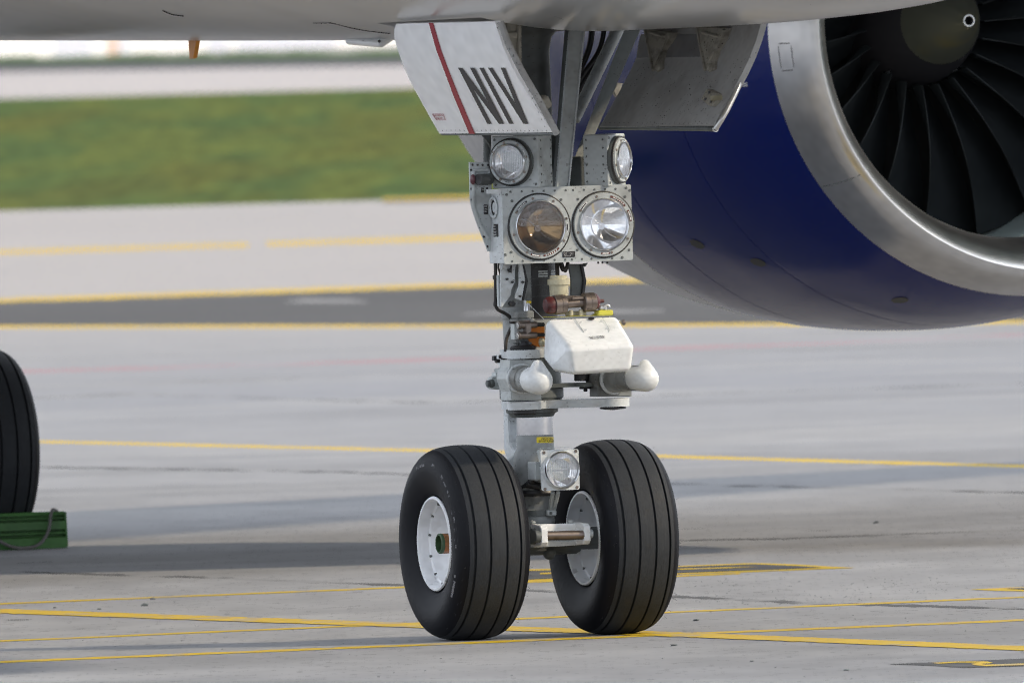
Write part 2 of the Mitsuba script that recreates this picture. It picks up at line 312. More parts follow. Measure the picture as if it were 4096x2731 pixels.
# ------------------------------------------------------------------ ground
def quad_sheet(rows, z):
    """rows: list of (near point, far point) world pairs along a strip -> thin flat sheet facing up."""
    vs = []; fs = []
    for a, b in rows: vs += [[a[0], a[1], z], [b[0], b[1], z]]
    for i in range(len(rows) - 1):
        o = 2 * i
        fs += [[o, o + 2, o + 3], [o, o + 3, o + 1]]
    return trimesh.Trimesh(np.array(vs), np.array(fs), process=False)
def gstrip(k, pts, wob=0.0, n=1, seed=0):
    """pts: (u, v centre, half thickness) along a line, left to right; returns rows on the ground."""
    rows = []; r_ = np.random.default_rng(seed)
    for i in range(len(pts) - 1):
        for t in np.arange(n) / n:
            u, v, h = np.array(pts[i]) * (1 - t) + np.array(pts[i + 1]) * t
            w1, w2 = (r_.normal(0, wob), r_.normal(0, wob)) if wob else (0, 0)
            rows.append((g(k, u, v + h * (1 + w1)), g(k, u, v - h * (1 + w2))))
    u, v, h = pts[-1]; rows.append((g(k, u, v + h), g(k, u, v - h)))
    return rows
def gpoly(k, pts, z):
    P = np.array([g(k, u, v)[:2] for u, v in pts]); pl = Polygon(P).buffer(0)
    if pl.geom_type != 'Polygon': pl = max(pl.geoms, key=lambda t: t.area)
    vv, ff = trimesh.creation.triangulate_polygon(pl, engine='earcut')
    m = trimesh.Trimesh(np.column_stack([vv, np.full(len(vv), z)]), ff, process=False)
    if m.face_normals[:, 2].mean() < 0: m.invert()
    return m
def big_ground():
    xs = np.array([-12000, -3000, -600, -120, -40, 40, 120, 600, 3000, 12000.0]); ys = np.array([-400, -160, -40, 40, 120, 400, 1200, 4000, 15000.0])
    vs = [[x, y, 0] for y in ys for x in xs]; n = len(xs)
    fs = [f for j in range(len(ys) - 1) for i in range(n - 1) for f in ([j * n + i, j * n + i + 1, j * n + n + i + 1], [j * n + i, j * n + n + i + 1, j * n + n + i])]
    return trimesh.Trimesh(np.array(vs, float), np.array(fs), process=False)
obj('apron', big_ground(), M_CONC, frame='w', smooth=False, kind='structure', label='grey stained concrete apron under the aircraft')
def gline(name, k, pts, z, m, wob=0.0, n=1, parent='apron', seed=0, **kw):
    return obj(name, quad_sheet(gstrip(k, pts, wob, n, seed), z), m, parent, smooth=False, frame='w', **kw)
def ext_line(a, b, th, lo=-1500, hi=3900):
    s = (b[1] - a[1]) / (b[0] - a[0])
    return [(u, a[1] + s * (u - a[0]), th) for u in (lo, 0, 600, 1200, 1800, 2352, hi)]
# near lines (display pixels)
gline('painted_line', 'd', [(-1500, 1350, 4.6), (0, 1402.5, 5.2), (955, 1435.5, 5.2), (1470, 1453, 5.2), (2352, 1488, 5.4), (3900, 1552, 6)], 0.0035, M_YEL, 0.06, 60, seed=1, label='broad yellow taxi line crossing under the nose wheels')
gline('painted_line', 'd', [(-1500, 1446.6, 1.6), (0, 1385.5, 1.6), (620, 1360.2, 1.6), (1240, 1335, 1.6), (1700, 1316, 1.4)], 0.002, M_YEL, 0.12, 30, seed=2, label='thin yellow line behind the broad one at left')
gline('painted_line', 'd', ext_line((0, 1471), (2352, 1370), 1.7), 0.002, M_YEL, 0.12, 30, seed=3, label='thin yellow line just behind the left nose tyre contact')
gline('painted_line', 'd', ext_line((0, 1519), (2352, 1423), 2.2), 0.002, M_YEL, 0.10, 30, seed=4, label='thin yellow line nearest the camera')
gline('painted_line', 'd', [(-1500, 980, 2.6), (92, 1013.5, 3.0), (1170, 1038, 3.0), (2352, 1070, 3.4), (3900, 1112, 3.6)], 0.002, M_YEL, 0.10, 40, seed=5, label='yellow line at mid distance behind the nose wheels')
# dark shoulder and its edge lines
gl = [(-3000, 850), (0, 754), (2352, 741), (5400, 700)]
up = [(-3000, 790), (0, 686), (1140, 648), (2352, 607), (5400, 503)]
obj('asphalt_shoulder', gpoly('d', [(-3000, 752), (0, 751), (1100, 749), (2352, 739), (3600, 728), (3600, 566), (2352, 608), (1140, 651), (0, 690), (-3000, 793)], 0.0015), M_ASPH, frame='w', smooth=False, kind='structure', label='dark asphalt strip between two yellow edge lines')
gline('edge_line', 'd', [(-1500, 752, 3.6), (0, 750.5, 3.6), (1100, 748.5, 3.6), (1800, 745, 3.8), (2352, 739, 4.2), (3600, 728, 4.2)], 0.0035, M_YEL, 0.10, 60, 'asphalt_shoulder', 6)
gline('edge_line', 'd', [(-1500, 741, 4.6), (0, 690, 4.8), (1140, 652, 5.0), (1510, 641, 5.0), (2352, 613, 5)], 0.0035, M_YEL, 0.12, 60, 'asphalt_shoulder', 7)
gline('worn_dash', 'd', [(655, 693, 1), (700, 691, 4.5), (800, 691, 4.5), (845, 693, 1)], 0.0035, M_FADEDW, 0.1, 6, 'asphalt_shoulder', 8)
gline('worn_dash', 'd', [(1060, 722, 1), (1120, 719, 3), (1420, 715, 4), (1525, 713, 2)], 0.0035, M_FADEDW, 0.1, 6, 'asphalt_shoulder', 9)
gline('taxiway_line', 'd', [(-1500, 628, 4), (0, 579, 4.4), (570, 562, 4.6), (571, 562, 4.6)], 0.0035, M_YEL, 0.10, 40, seed=10)
gline('taxiway_line', 'd', [(612, 560, 4.6), (1100, 545, 5.2), (2352, 505, 5)], 0.0035, M_YEL, 0.10, 40, seed=11)
gline('red_line', 'd', [(-1500, 892, 3.5), (70, 852, 4.0), (1130, 822, 4.0), (1470, 802, 4.0), (2170, 776, 4), (3600, 720, 4)], 0.002, M_PINK, 0.2, 30, seed=12, label='faded red line across the far apron')
# slab joints
for i, pts in enumerate([[(-900, 1058, 2), (90, 1072, 2.0), (760, 1082, 2.2), (1533, 1110, 2.4), (2352, 1131, 2.6), (3500, 1160, 2.6)],
                         [(-900, 1281, 2.2), (94, 1314, 2.2), (402, 1323, 2.4), (920, 1343, 2.6), (1540, 1368, 2.8), (1846, 1383, 2.8), (2352, 1397, 2.6), (3500, 1432, 2.6)],
                         [(-900, 950, 1), (300, 905, 1.3), (1000, 925, 1.3), (2352, 880, 1.3)],
                         [(1560, 1240, 1.5), (1800, 1236, 1.8), (2352, 1216, 1.5), (3000, 1196, 1.5)]]):
    gline('slab_joint', 'd', pts, 0.001, M_JOINT, 0.3, 24, seed=20 + i)
for i, (k, a, b, h) in enumerate([('8', (318, 316), (470, 311), 1.6), ('8', (1075, 327), (1230, 322), 1.6), ('8', (1550, 364), (1700, 359), 1.6), ('8', (450, 457), (700, 449), 1.8), ('8', (920, 443), (1100, 441), 1.2), ('8', (1700, 543), (1820, 540), 1.6), ('7', (70, 1043), (235, 1035), 2.2), ('7', (20, 1290), (140, 1288), 2.0), ('d', (1900, 1068), (2352, 1063), 1.2), ('d', (300, 880), (700, 868), 1.2), ('8', (760, 687), (850, 683), 1.4), ('8', (2270, 485), (2360, 482), 1.6)]):
    u_ = np.linspace(a[0], b[0], 6); v_ = np.linspace(a[1], b[1], 6)
    gline('rubber_mark', k, [(x, y, h * f_) for x, y, f_ in zip(u_, v_, (.1, .7, 1, .8, .9, .1))], 0.001, M_JOINT, 0.2, 3, seed=50 + i)
# painted ground signs
sg = thing('painted_sign', parent='apron', label='black diamond patch with yellow border painted behind the right nose wheel')
obj('border', gpoly('8', [(-900, 560), (310, 534), (760, 516), (1010, 525), (1360, 545), (1150, 552), (800, 567), (310, 585), (-900, 640)], 0.0025), M_YEL, sg, False, 'w')
obj('field', gpoly('8', [(-860, 572), (310, 541), (760, 525), (1010, 535), (1165, 545), (800, 559), (310, 577), (-860, 628)], 0.0045), M_ASPHD, sg, False, 'w')
obj('bar', gpoly('8', [(-500, 578), (310, 554), (600, 545), (790, 541), (600, 551), (310, 560), (-500, 586)], 0.0065), M_YEL, sg, False, 'w')
sg = thing('painted_sign', parent='apron', label='yellow pointed painted border at the right edge of the frame')
obj('border', gpoly('8', [(2030, 672), (2352, 657), (3300, 622), (3300, 700), (2352, 683), (2200, 680)], 0.0025), M_YEL, sg, False, 'w')
obj('field', gpoly('8', [(2235, 669), (2352, 665), (3200, 634), (3200, 684), (2352, 674)], 0.0045), M_ASPHD, sg, False, 'w')
sg = thing('painted_sign', parent='apron', label='black painted patch with a yellow numeral at the lower right corner')
obj('field', gpoly('8', [(1545, 1112), (1790, 1102), (2352, 1079), (3300, 1050), (3300, 1104), (2352, 1123), (2000, 1133), (1800, 1120)], 0.0025), M_ASPHD, sg, False, 'w')
obj('numeral', gpoly('8', [(1810, 1106), (1950, 1099), (2130, 1098), (2168, 1105), (2150, 1110), (2100, 1112), (2120, 1117), (2352, 1110), (2900, 1092), (2900, 1102), (2352, 1119), (2130, 1126), (2060, 1120), (2040, 1112), (2090, 1105), (1960, 1105), (1840, 1112)], 0.0045), M_YEL, sg, False, 'w')
# far bands
obj('airfield_grass', gpoly('d', [(-900, 515), (0, 487), (1080, 456), (3300, 391), (3300, 140), (940, 203), (0, 228), (-900, 252)], 0.02), M_GRASS, frame='w', smooth=False, kind='structure', label='green and yellowish mown grass beyond the taxiway')
gline('edge_line', 'd', [(880, 461.5, 3), (1080, 456, 3.4), (1300, 449, 3.4)], 0.03, M_YEL, parent='airfield_grass')
obj('runway', gpoly('d', [(-900, 252), (0, 228), (940, 203), (3300, 140), (3300, 88), (900, 152), (0, 167), (-900, 190)], 0.02), M_RUNWAY, frame='w', smooth=False, kind='structure', label='pale concrete runway beyond the grass')
obj('service_road', gpoly('d', [(-900, 190), (0, 167), (900, 152), (3300, 88), (3300, 72), (900, 136), (0, 151), (-900, 174)], 0.02), M_ROAD, frame='w', smooth=False, kind='structure', label='dark road strip beyond the runway')

# loose stones
st = []
for (k, u, v, s) in [('7', 635, 1228, .026), ('7', 668, 1200, .018), ('7', 435, 1243, .014), ('7', 240, 1236, .012), ('8', 745, 1095, .012), ('8', 1305, 1148, .016), ('8', 1480, 280, .025), ('8', 290, 1002, .02), ('8', 420, 855, .02)] + \
        [('d', rng.uniform(0, 2352), rng.uniform(1330, 1560), rng.uniform(.003, .007)) for _ in range(60)] + [('8', rng.uniform(400, 1900), rng.uniform(600, 760), rng.uniform(.002, .006)) for _ in range(200)]:
    b = trimesh.creation.icosphere(0, 1.0); b.vertices = (b.vertices + rng.normal(0, .15, b.vertices.shape)) * np.array([s, s * 1.2, s * .45]); b.vertices += g(k, u, v) + V(0, 0, s * .2); st.append(b)
obj('loose_grit', st, M_GEARD, frame='w', smooth=False, kind='stuff', label='scattered dark stone chips on the concrete', cat='grit')

# ------------------------------------------------------------------ far airfield edge
def hedge():
    vs, fs = [], []; n = 500
    for i in range(n):
        u = -500 + i * 5.0; base = g('d', u, 150.5 + (u * -0.0167)); wv = (CAM_O - base)
        h = 0.20 + 0.20 * meshkit.fbm(np.array([[i * 0.11, 1.0, 2.0]]), 4)[0] + 0.08 * rng.random()
        for a, z in ((0, 0), (0.15, h * .7), (.8, h), (1.6, h * .9), (2.2, 0)): vs.append([base[0], base[1] + a * 3, z])
    for i in range(n - 1):
        for j in range(4): a = i * 5 + j; fs += [[a, a + 5, a + 6], [a, a + 6, a + 1]]
    return trimesh.Trimesh(np.array(vs), np.array(fs), process=False)
obj('hedge', hedge(), M_HEDGE, frame='w', smooth=False, kind='stuff', label='low green scrub along the far airfield edge', cat='hedge')
B0 = g('d', 450, 118)
bl = thing('airport_building', 'bright white low building along the far airfield edge', 'building')
ang = math.radians(38); bd = V(math.cos(ang), math.sin(ang), 0); bn = V(math.sin(ang), -math.cos(ang), 0)
def bw(s, t, z): return B0 + bd * s + bn * t + V(0, 0, z - B0[2])
def bbx(s0, s1, t0, t1, z0, z1): return hull([bw(s, t, z) for s in (s0, s1) for t in (t0, t1) for z in (z0, z1)])
obj('wall', bbx(-90, 90, -14, 0, 0, 5.2), M_BLDG, bl, False, 'w')
obj('roof', bbx(-91, 91, -15, 0.8, 5.2, 5.7), M_BLDG, bl, False, 'w')
for s0, s1 in ((-7.6, -5.6), (-4.4, -3.6), (0.6, 1.8), (2.2, 7.5), (11, 14), (-16, -12)):
    obj('door', bbx(s0, s1, 0.003, 0.06, 0.0, 3.4), M_BLDGB, bl, False, 'w')
mk = thing('marker_board', 'small orange marker post on the far airfield edge', 'marker')
mb = g('6', 592, 322)
obj('post', cyl(mb, mb + V(0, 0, 0.35), 0.22), M_OBRD, mk, frame='w')
obj('board', cbox(mb + V(0, 0, 0.85), (0.5, 0.1, 0.9), 0.02), mat('pale_orange', principled((0.95, 0.72, 0.58), 0.6)), mk, frame='w')

# ------------------------------------------------------------------ AIRLINER
AIR = thing('airliner', 'white and blue twin-engine airliner standing on its nose gear, only its underside in view', 'airliner')
# fuselage
def fuselage():
    secs = []
    FB = [(-62, 4.6, 1.6), (-50, 4.05, 2.9), (-44, 3.85, 3.1), (-20, 3.50, 3.1), (-8.5, 3.378, 3.1), (-5.2, 3.354, 3.1), (-2.3, 3.33, 3.1), (-1, 3.333, 3.1), (0, 3.342, 3.1), (1, 3.352, 3.08), (2, 3.36, 3.03), (3, 3.368, 2.95), (4, 3.386, 2.84), (5, 3.424, 2.66), (5.6, 3.475, 2.46), (6.2, 3.56, 2.14), (6.6, 3.68, 1.84), (6.95, 3.88, 1.48), (7.15, 4.08, 1.18), (7.3, 4.33, .86), (7.4, 4.65, .48), (7.43, 4.95, .08)]
    F = np.concatenate([np.linspace(-62, -2, 26), np.linspace(-1.6, 5.8, 34), np.linspace(5.9, 7.43, 30)])
    fb = np.array(FB); n = 128; th = np.arange(n) * 2 * np.pi / n
    from scipy.interpolate import PchipInterpolator
    zb, rr = PchipInterpolator(fb[:, 0], fb[:, 1])(F), PchipInterpolator(fb[:, 0], fb[:, 2])(F)
    vs = []
    for f_, z_, r_ in zip(F, zb, rr):
        vs.append(np.column_stack([r_ * np.sin(th), np.full(n, -f_), z_ + r_ - r_ * np.cos(th)]))
    m = len(F); vs = np.vstack(vs); fs = []
    for i in range(m - 1):
        for j in range(n):
            k = (j + 1) % n; fs += [[i * n + j, (i + 1) * n + k, i * n + k], [i * n + j, (i + 1) * n + j, (i + 1) * n + k]]
    for i, fl in ((0, False), (m - 1, True)):
        ci = len(vs); vs = np.vstack([vs, vs[i * n:(i + 1) * n].mean(0)])
        for j in range(n):
            k = (j + 1) % n; fs.append([ci, k + i * n, j + i * n] if fl else [ci, j + i * n, k + i * n])
    mm = trimesh.Trimesh(vs, np.array(fs), process=True)
    if mm.volume < 0: mm.invert()
    man = m3.Manifold(m3.Mesh(np.array(mm.vertices, np.float32), np.array(mm.faces, np.uint32)))
    bay = m3.Manifold.cube([1.52, 1.62, 2.4], True).translate([0, -0.56, 3.34 + 0.9])
    return man - bay
obj('fuselage', fuselage(), M_FUS, AIR, smooth=25)
# little things under the belly
def belly_z(y, x=0.0): return 3.34 + 3.1 - math.sqrt(3.1 ** 2 - x * x)
dm = thing('drain_mast', parent=AIR, label='orange drain mast hanging under the belly')
p = qx('6', 1015, 190, 0.0)
obj('mast', hull([p + V(sx * .012, dy, dz) for sx in (-1, 1) for dy, dz in ((-.09, .02), (.07, .02), (-.005, -.123), (.055, -.128))]), M_MAST, dm)
obj('foot_plate', cbox(p + V(0, 0, 0.01), (.08, .30, .016)), M_ALU, dm)
for (u0, u1, v0, h, wd) in ((135, 345, 168, .05, .05), (545, 690, 193, .012, .05), (95, 235, 198, .010, .04)):
    a, b = qx('6', u0, v0, -0.15), qx('6', u1, v0, -0.15)
    c = (a + b) / 2; bb = ball(c + V(0, 0, .01), (wd, abs(b[1] - a[1]) / 2, h), 3)
    obj('antenna_fairing', bb, M_WHITE, AIR)
a, b = qx('6', 1840, 195, -0.25), qx('6', 2050, 195, -0.25)
af = thing('hinge_fairing', parent=AIR)
obj('shell', rhull([a + V(.03, -.03, .0), b + V(.03, .1, .0), a + V(-.03, -.03, -.02), b + V(-.03, .1, -.035), a + V(0, -.15, -.02)], .02), M_WHITE, af)
for u in (1908, 1988):
    pp = qx('6', u, 218, -0.285); obj('drain_hole', cyl(pp, pp + V(-.012, 0, -.002), .012, n=16), M_BLACK, af)

FBI = np.array([(-8.5, 3.378, 3.1), (-5.2, 3.354, 3.1), (-2.3, 3.33, 3.1), (-1, 3.333, 3.1), (0, 3.342, 3.1), (1, 3.352, 3.08), (2, 3.36, 3.03), (3, 3.376, 2.95), (4, 3.40, 2.84), (5, 3.435, 2.70), (6, 3.487, 2.50)])
def fus_pt(k, u, v):
    w_ = RZ.T @ ray(k, u, v); t_ = np.linspace(138, 160, 8000); P = CO + w_ * t_[:, None]
    zb_, r_ = np.interp(-P[:, 1], FBI[:, 0], FBI[:, 1]), np.interp(-P[:, 1], FBI[:, 0], FBI[:, 2])
    f_ = P[:, 0] ** 2 + (P[:, 2] - zb_ - r_) ** 2 - r_ ** 2
    i_ = np.nonzero(f_ < 0)[0]
    return P[i_[0]] if len(i_) else P[np.argmin(f_)]
for k, P in (('6', [(1640, 120), (1700, 120), (1740, 121), (1850, 148), (1950, 164), (2040, 174)]), ('F', [(740, 78), (1000, 48), (1410, 2)]), ('F', [(740, 82), (900, 165), (1035, 222)]), ('6', [(850, 55), (900, 75), (960, 84)]), ('H', [(105, 40), (150, 60), (250, 74), (470, 80), (640, 76)])):
    obj('belly_seam', tube([fus_pt(k, u, v) for u, v in P], .0035, 6, 6), M_BLACK, AIR)
# wing, pylon and far gear (they shade the ground; above or beside the frame)
def airfoil_sec(x, y0, ch, z, t):
    prof = [(0, 0), (.05, .35), (.2, .5), (.45, .42), (.75, .2), (1, .01), (.75, -.12), (.45, -.3), (.2, -.42), (.05, -.3)]
    return [V(x, y0 + a * ch, z + b * t) for a, b in prof]
w1, w2, w3 = airfoil_sec(2.4, 14.5, 13.5, 4.5, 1.7), airfoil_sec(9.8, 19.7, 8.6, 5.1, 1.15), airfoil_sec(30, 34, 2.2, 7.0, .3)
obj('wing', [hull(w1 + w2), hull(w2 + w3)], M_FUS, AIR, smooth=40)

# ---- engine
EC = None
ES = 16.15                                  # highlight plane, metres aft
w = RZ.T @ ray('d', 2415, 43); EC = CO + w * ((ES - CO[1]) / w[1])
ENG = thing('engine', parent=AIR, label='left wing engine with blue cowl, polished lip and dark fan')
outer = [(0, 1.570), (.012, 1.598), (.05, 1.628), (.12, 1.655), (.25, 1.690), (.45, 1.728)]
inner = [(.72, 1.362), (.60, 1.366), (.45, 1.382), (.32, 1.408), (.2, 1.445), (.11, 1.485), (.05, 1.522), (.015, 1.55), (0, 1.570)]
obj('inlet_lip', lathe(inner + outer[1:], EC, (0, 1, 0), 160, caps=False), M_LIP, ENG, smooth=60)
from scipy.interpolate import PchipInterpolator
cw = PchipInterpolator([.453, 1.0, 1.6, 2.4, 3.0, 3.6, 4.4, 5.2, 6.2, 7.2], [1.727, 1.845, 1.912, 1.948, 1.952, 1.938, 1.880, 1.79, 1.62, 1.40])
def cowl(s0, s1, n=30): return [(s, float(cw(s))) for s in np.linspace(s0, s1, n)]
def seam(s): return [(s - .006, float(cw(s)) - .001), (s - .004, float(cw(s)) - .012), (s + .004, float(cw(s)) - .012), (s + .006, float(cw(s)) - .001)]
obj('cowl', lathe([(.453, 1.70)] + cowl(.453, 1.72, 14) + seam(1.73) + cowl(1.74, 3.05, 14) + seam(3.06) + cowl(3.07, 4.0, 8), EC, (0, 1, 0), 160, caps=False), M_BLUE, ENG, smooth=40)
obj('reverser_cowl', lathe([(4.0, float(cw(4.0)) - .012), (4.015, float(cw(4.0)) - .012)] + cowl(4.02, 7.2, 24) + [(7.2, 1.30), (6.0, 1.25)], EC, (0, 1, 0), 160, caps=False), M_COWLG, ENG, smooth=40)
obj('inlet_barrel', lathe([(2.35, 1.425), (2.06, 1.415), (1.5, 1.39), (1.0, 1.37), (.723, 1.361)], EC, (0, 1, 0), 128, caps=False), M_BARREL, ENG, smooth=60)
obj('fan_case', lathe([(2.75, 0.0), (2.75, 1.43), (2.36, 1.43)], EC, (0, 1, 0), 96, caps=False), M_DARKPIT, ENG, smooth=30)
FAN = EC + V(0, 2.06, 0)
obj('spinner', lathe([(-.685, .0395), (-.66, .050), (-.5, .130), (-.35, .203), (-.2, .270)], FAN + V(0, 0.0, 0), (0, 1, 0), 64, caps=False), M_SPIN, ENG, smooth=60)
obj('spinner_band', lathe([(-.2, .2702), (-.1, .314), (0, .347), (.1, .378), (.25, .415), (.5, .43)], FAN, (0, 1, 0), 64, caps=False), M_SPIND, ENG, smooth=60)
obj('spinner_tip', lathe([(-.685, .029), (-.692, .031), (-.692, .037), (-.684, .0398)], FAN, (0, 1, 0), 40, caps=False), M_WLAB, ENG, smooth=60)
obj('tip_bore', lathe([(-.685, .0291), (-.60, .029), (-.60, 0.0)], FAN, (0, 1, 0), 40, caps=False), M_DARKPIT, ENG)
for i in range(5):
    th = math.radians(72 * i + 22); rr = .375
    c = FAN + V(rr * math.cos(th), .10, rr * math.sin(th)); e = V(-math.sin(th), 0, math.cos(th)); rd = V(math.cos(th), 0, math.sin(th))
    obj('vane', hull([c - e * .035 + rd * .005, c + e * .02 + V(0, .09, 0) + rd * .02, c - e * .045 + V(0, .1, 0) + rd * .02, c + rd * .035 + V(0, .08, 0), c - e * .04 + rd * -.02]), M_ALU, ENG, smooth=False)
NB = 23
def blade():
    rs = np.linspace(.40, 1.395, 12); cs = np.linspace(0, 1, 7); rows = []
    for r_ in rs:
        t = (r_ - .40) / .995; stag = math.radians(22 + 40 * t ** .9); ch = .34 + .19 * math.sin(min(t * 1.2, 1) * 1.57)
        sweep = -.10 * math.sin(t * 3.14) + .03 * t; lean = .5 * ch * math.sin(stag) - .02 + .03 * t
        row = []
        for c in cs:
            a = (c - .5) * ch; camb = .05 * math.sin(c * 3.14) * (1.2 - t)
            row.append(V(a * math.sin(stag) - camb * math.cos(stag) + lean, .12 + sweep + a * math.cos(stag) + camb * math.sin(stag) + .08, -r_))
        rows.append(row)
    return np.array(rows)
BR = blade()
def blade_mesh(R, off):
    n, m = R.shape[:2]; nrm = np.cross(np.gradient(R, axis=0), np.gradient(R, axis=1)); nrm /= np.linalg.norm(nrm, axis=2, keepdims=True)
    th = off * np.sin(np.linspace(0.0, 1.0, m) * np.pi)[None, :, None] + .0012
    A, B = R + nrm * th, R - nrm * th; vs = np.vstack([A.reshape(-1, 3), B.reshape(-1, 3)]); fs = []; o = n * m
    for i in range(n - 1):
        for j in range(m - 1):
            a = i * m + j
            fs += [[a, a + m, a + m + 1], [a, a + m + 1, a + 1], [o + a, o + a + m + 1, o + a + m], [o + a, o + a + 1, o + a + m + 1]]
        for j, fl in ((0, 1), (m - 1, 0)):
            a = i * m + j; f4 = [a, o + a, o + a + m, a + m]; f4 = f4[::-1] if not fl else f4
            fs += [[f4[0], f4[1], f4[2]], [f4[0], f4[2], f4[3]]]
    return trimesh.Trimesh(vs, np.array(fs), process=False)
BM = blade_mesh(BR, .012)
for i in range(NB):
    th = 2 * math.pi * i / NB + .04; c, s = math.cos(th), math.sin(th)
    Rm = np.array([[c, 0, s], [0, 1, 0], [-s, 0, c]])
    b = BM.copy(); b.vertices = b.vertices @ Rm.T + FAN
    obj('fan_blade', b, M_BLADE, ENG, smooth=50)
def on_cowl(th, s, off=.003):           # th from straight down, towards the camera's left
    r_ = (float(cw(s)) if s >= .453 else float(np.interp(s, [a for a, b in outer], [b for a, b in outer]))) + off
    return EC + V(-r_ * math.sin(th), s, -r_ * math.cos(th))
def cowl_poly(pts, name, m, off=.004):  # strip outline patch on the cowl: pts in (th, s)
    P = [on_cowl(t, s, off) for t, s in pts]; c = np.mean(P, 0)
    fs = [[i, (i + 1) % len(P), len(P)] for i in range(len(P))]
    return obj(name, trimesh.Trimesh(np.vstack([P, c]), np.array(fs), process=False), m, ENG, smooth=False)
fr = []
for (t0, s0, t1, s1) in ((1.42, .20, 1.50, .20), (1.42, .34, 1.50, .34)):
    fr.append(tube([on_cowl(t, s0, .001) for t in np.linspace(t0, t1, 5)], .004, 2, 6))
for t in (1.41, 1.51): fr.append(tube([on_cowl(t, s, .001) for s in np.linspace(.21, .33, 5)], .004, 2, 6))
obj('access_panel_rim', fr, M_PANEL, ENG)
obj('lettering', text('HOIST POINT', on_cowl(1.37, .92, .006), (0, -1, 0), (-.3, 0, .95), .028, .30), M_WLAB, ENG, smooth=False)
for t0, s0 in ((.70, 1.95), (.36, 1.05), (.80, 2.6)):
    cowl_poly([(t0 + .022 * math.cos(a), s0 + .10 * math.sin(a)) for a in np.linspace(0, 6.28, 17)[:-1]], 'drain_patch', M_INK)
obj('lip_joint', tube([on_cowl(.95, s, .0005) for s in np.linspace(.02, .45, 8)], .003, 2, 6), M_GEARD, ENG)

# ---- main gear wheel far left
TY = [(.10, .268), (.150, .262), (.178, .278), (.198, .315), (.214, .360), (.222, .405), (.219, .445), (.205, .480), (.180, .508), (.150, .5235), (.141, .526)]
def tyre_profile(R=.543, hw=.222, grooves=(-.135, -.048, .048, .135), gw=.014, gd=.018):
    sr, sw = R / .543, hw / .222
    crown = lambda x: .543 - .018 * (abs(x) / .15) ** 2.3
    left = [(-x * sw, r_ * sr) for x, r_ in catmull2(TY)]
    mid = []
    xs = sorted(set(np.round(np.linspace(-.138, .138, 25), 4)))
    gs = [(gg - gw / 2, gg + gw / 2) for gg in grooves]
    pts = []
    for x in xs:
        if all(not (a - .003 < x < b + .003) for a, b in gs): pts.append((x, crown(x)))
    for a, b in gs: pts += [(a, crown(a)), (a + .0008, crown(a) - gd), (b - .0008, crown(b) - gd), (b, crown(b))]
    pts.sort()
    return left + [(x * sw, r_ * sr) for x, r_ in pts] + [(x * sw, r_ * sr) for x, r_ in catmull2(TY)][::-1]
def catmull2(P):
    return [tuple(x) for x in catmull([(a, b, 0) for a, b in P], 4)[:, :2]]
def flat_bottom(m, cz, zmin):
    vv = np.array(m.vertices); low = vv[:, 2] < zmin; vv[low, 2] = zmin + (vv[low, 2] - zmin) * .03; m.vertices = vv; return m
def wheel(parent, name, c, R=.543, hw=.222, inner=False, label=None, side=-1, spews=True):
    """c: hub centre in the aircraft frame; axle along x."""
    W = thing(name, parent=parent, label=label)
    pr = tyre_profile(R, hw); n = 160
    k0, k1 = next(i for i, p_ in enumerate(pr) if p_[0] > -.17 * hw / .222 and p_[1] > R * .93), max(i for i, p_ in enumerate(pr) if p_[0] < .17 * hw / .222 and p_[1] > R * .93)
    t = flat_bottom(lathe(pr[k0:k1 + 1], c, (1, 0, 0), n, caps=False), c[2], .002)
    obj('tread', t, M_TREAD, W, smooth=28)
    obj('sidewall', flat_bottom(lathe(pr[:k0 + 1], c, (1, 0, 0), n, caps=False), c[2], .002), M_SIDE, W, smooth=60)
    obj('sidewall', flat_bottom(lathe(pr[k1:], c, (1, 0, 0), n, caps=False), c[2], .002), M_SIDE, W, smooth=60)
    f = R / .543
    rimp = [(-.176, .264), (-.184, .259), (-.185, .250), (-.176, .243), (-.150, .238), (-.122, .236), (-.118, .226), (-.114, .222), (-.085, .212), (-.045, .188), (-.020, .150), (-.008, .105), (-.008, .07)]
    for sd in (-1, 1):
        pp = [(a, b) for a, b in rimp]
        m = lathe([(x * hw / .222, r_ * f) for x, r_ in pp], c, (-sd, 0, 0), 96, caps=False)
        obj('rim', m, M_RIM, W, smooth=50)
    bolts = []
    for sd in (-1, 1):
        for i in range(12):
            th = 2 * math.pi * i / 12 + .2; o = np.array(c) + V(sd * .112 * hw / .222, .228 * f * math.cos(th), .228 * f * math.sin(th))
            bolts.append(cyl(o, o + V(sd * .014, 0, 0), .008 * f, n=6, ch=.002))
    obj('bolts', bolts, M_GEARD, W, kind='stuff', label='small bolts round the rim')
    return W
MY = (RZ.T @ g('7', 288, 974))[1] + 0.62
MR = q('d', 40, 789, MY)[2] / 2
def tyre_right(x):                          # right-hand outline of the tyre in display pixels
    P = np.array([(V(x + 1.149 * .255 * 0 + px_ * .255 / .222, MY - pr_ * MR / .543 * math.cos(t_), MR + pr_ * MR / .543 * math.sin(t_))) for px_, pr_ in TY for t_ in np.linspace(-.8, .8, 9)])
    return max(project(p_)[0] for p_ in P)
x_lo, x_hi = -2.0, 9.0
for _ in range(40):
    xm_ = (x_lo + x_hi) / 2
    if tyre_right(xm_) > 91: x_hi = xm_
    else: x_lo = xm_
MW = V(x_lo, MY, MR - .01)
wheel(AIR, 'main_wheel', MW, MR, .255, label='larger main gear wheel at the left edge of the frame')
obj('main_gear_leg', [cyl(MW + V(-.75, 1.4, -.05), MW + V(-.75, 1.4, 3.8), .16), tube([MW + V(-.75, -.1, 0), MW + V(-.75, 3.1, 0)], .12, straight=True), cyl(MW + V(-.8, 0, 0), MW, .09)], M_GEAR, AIR)

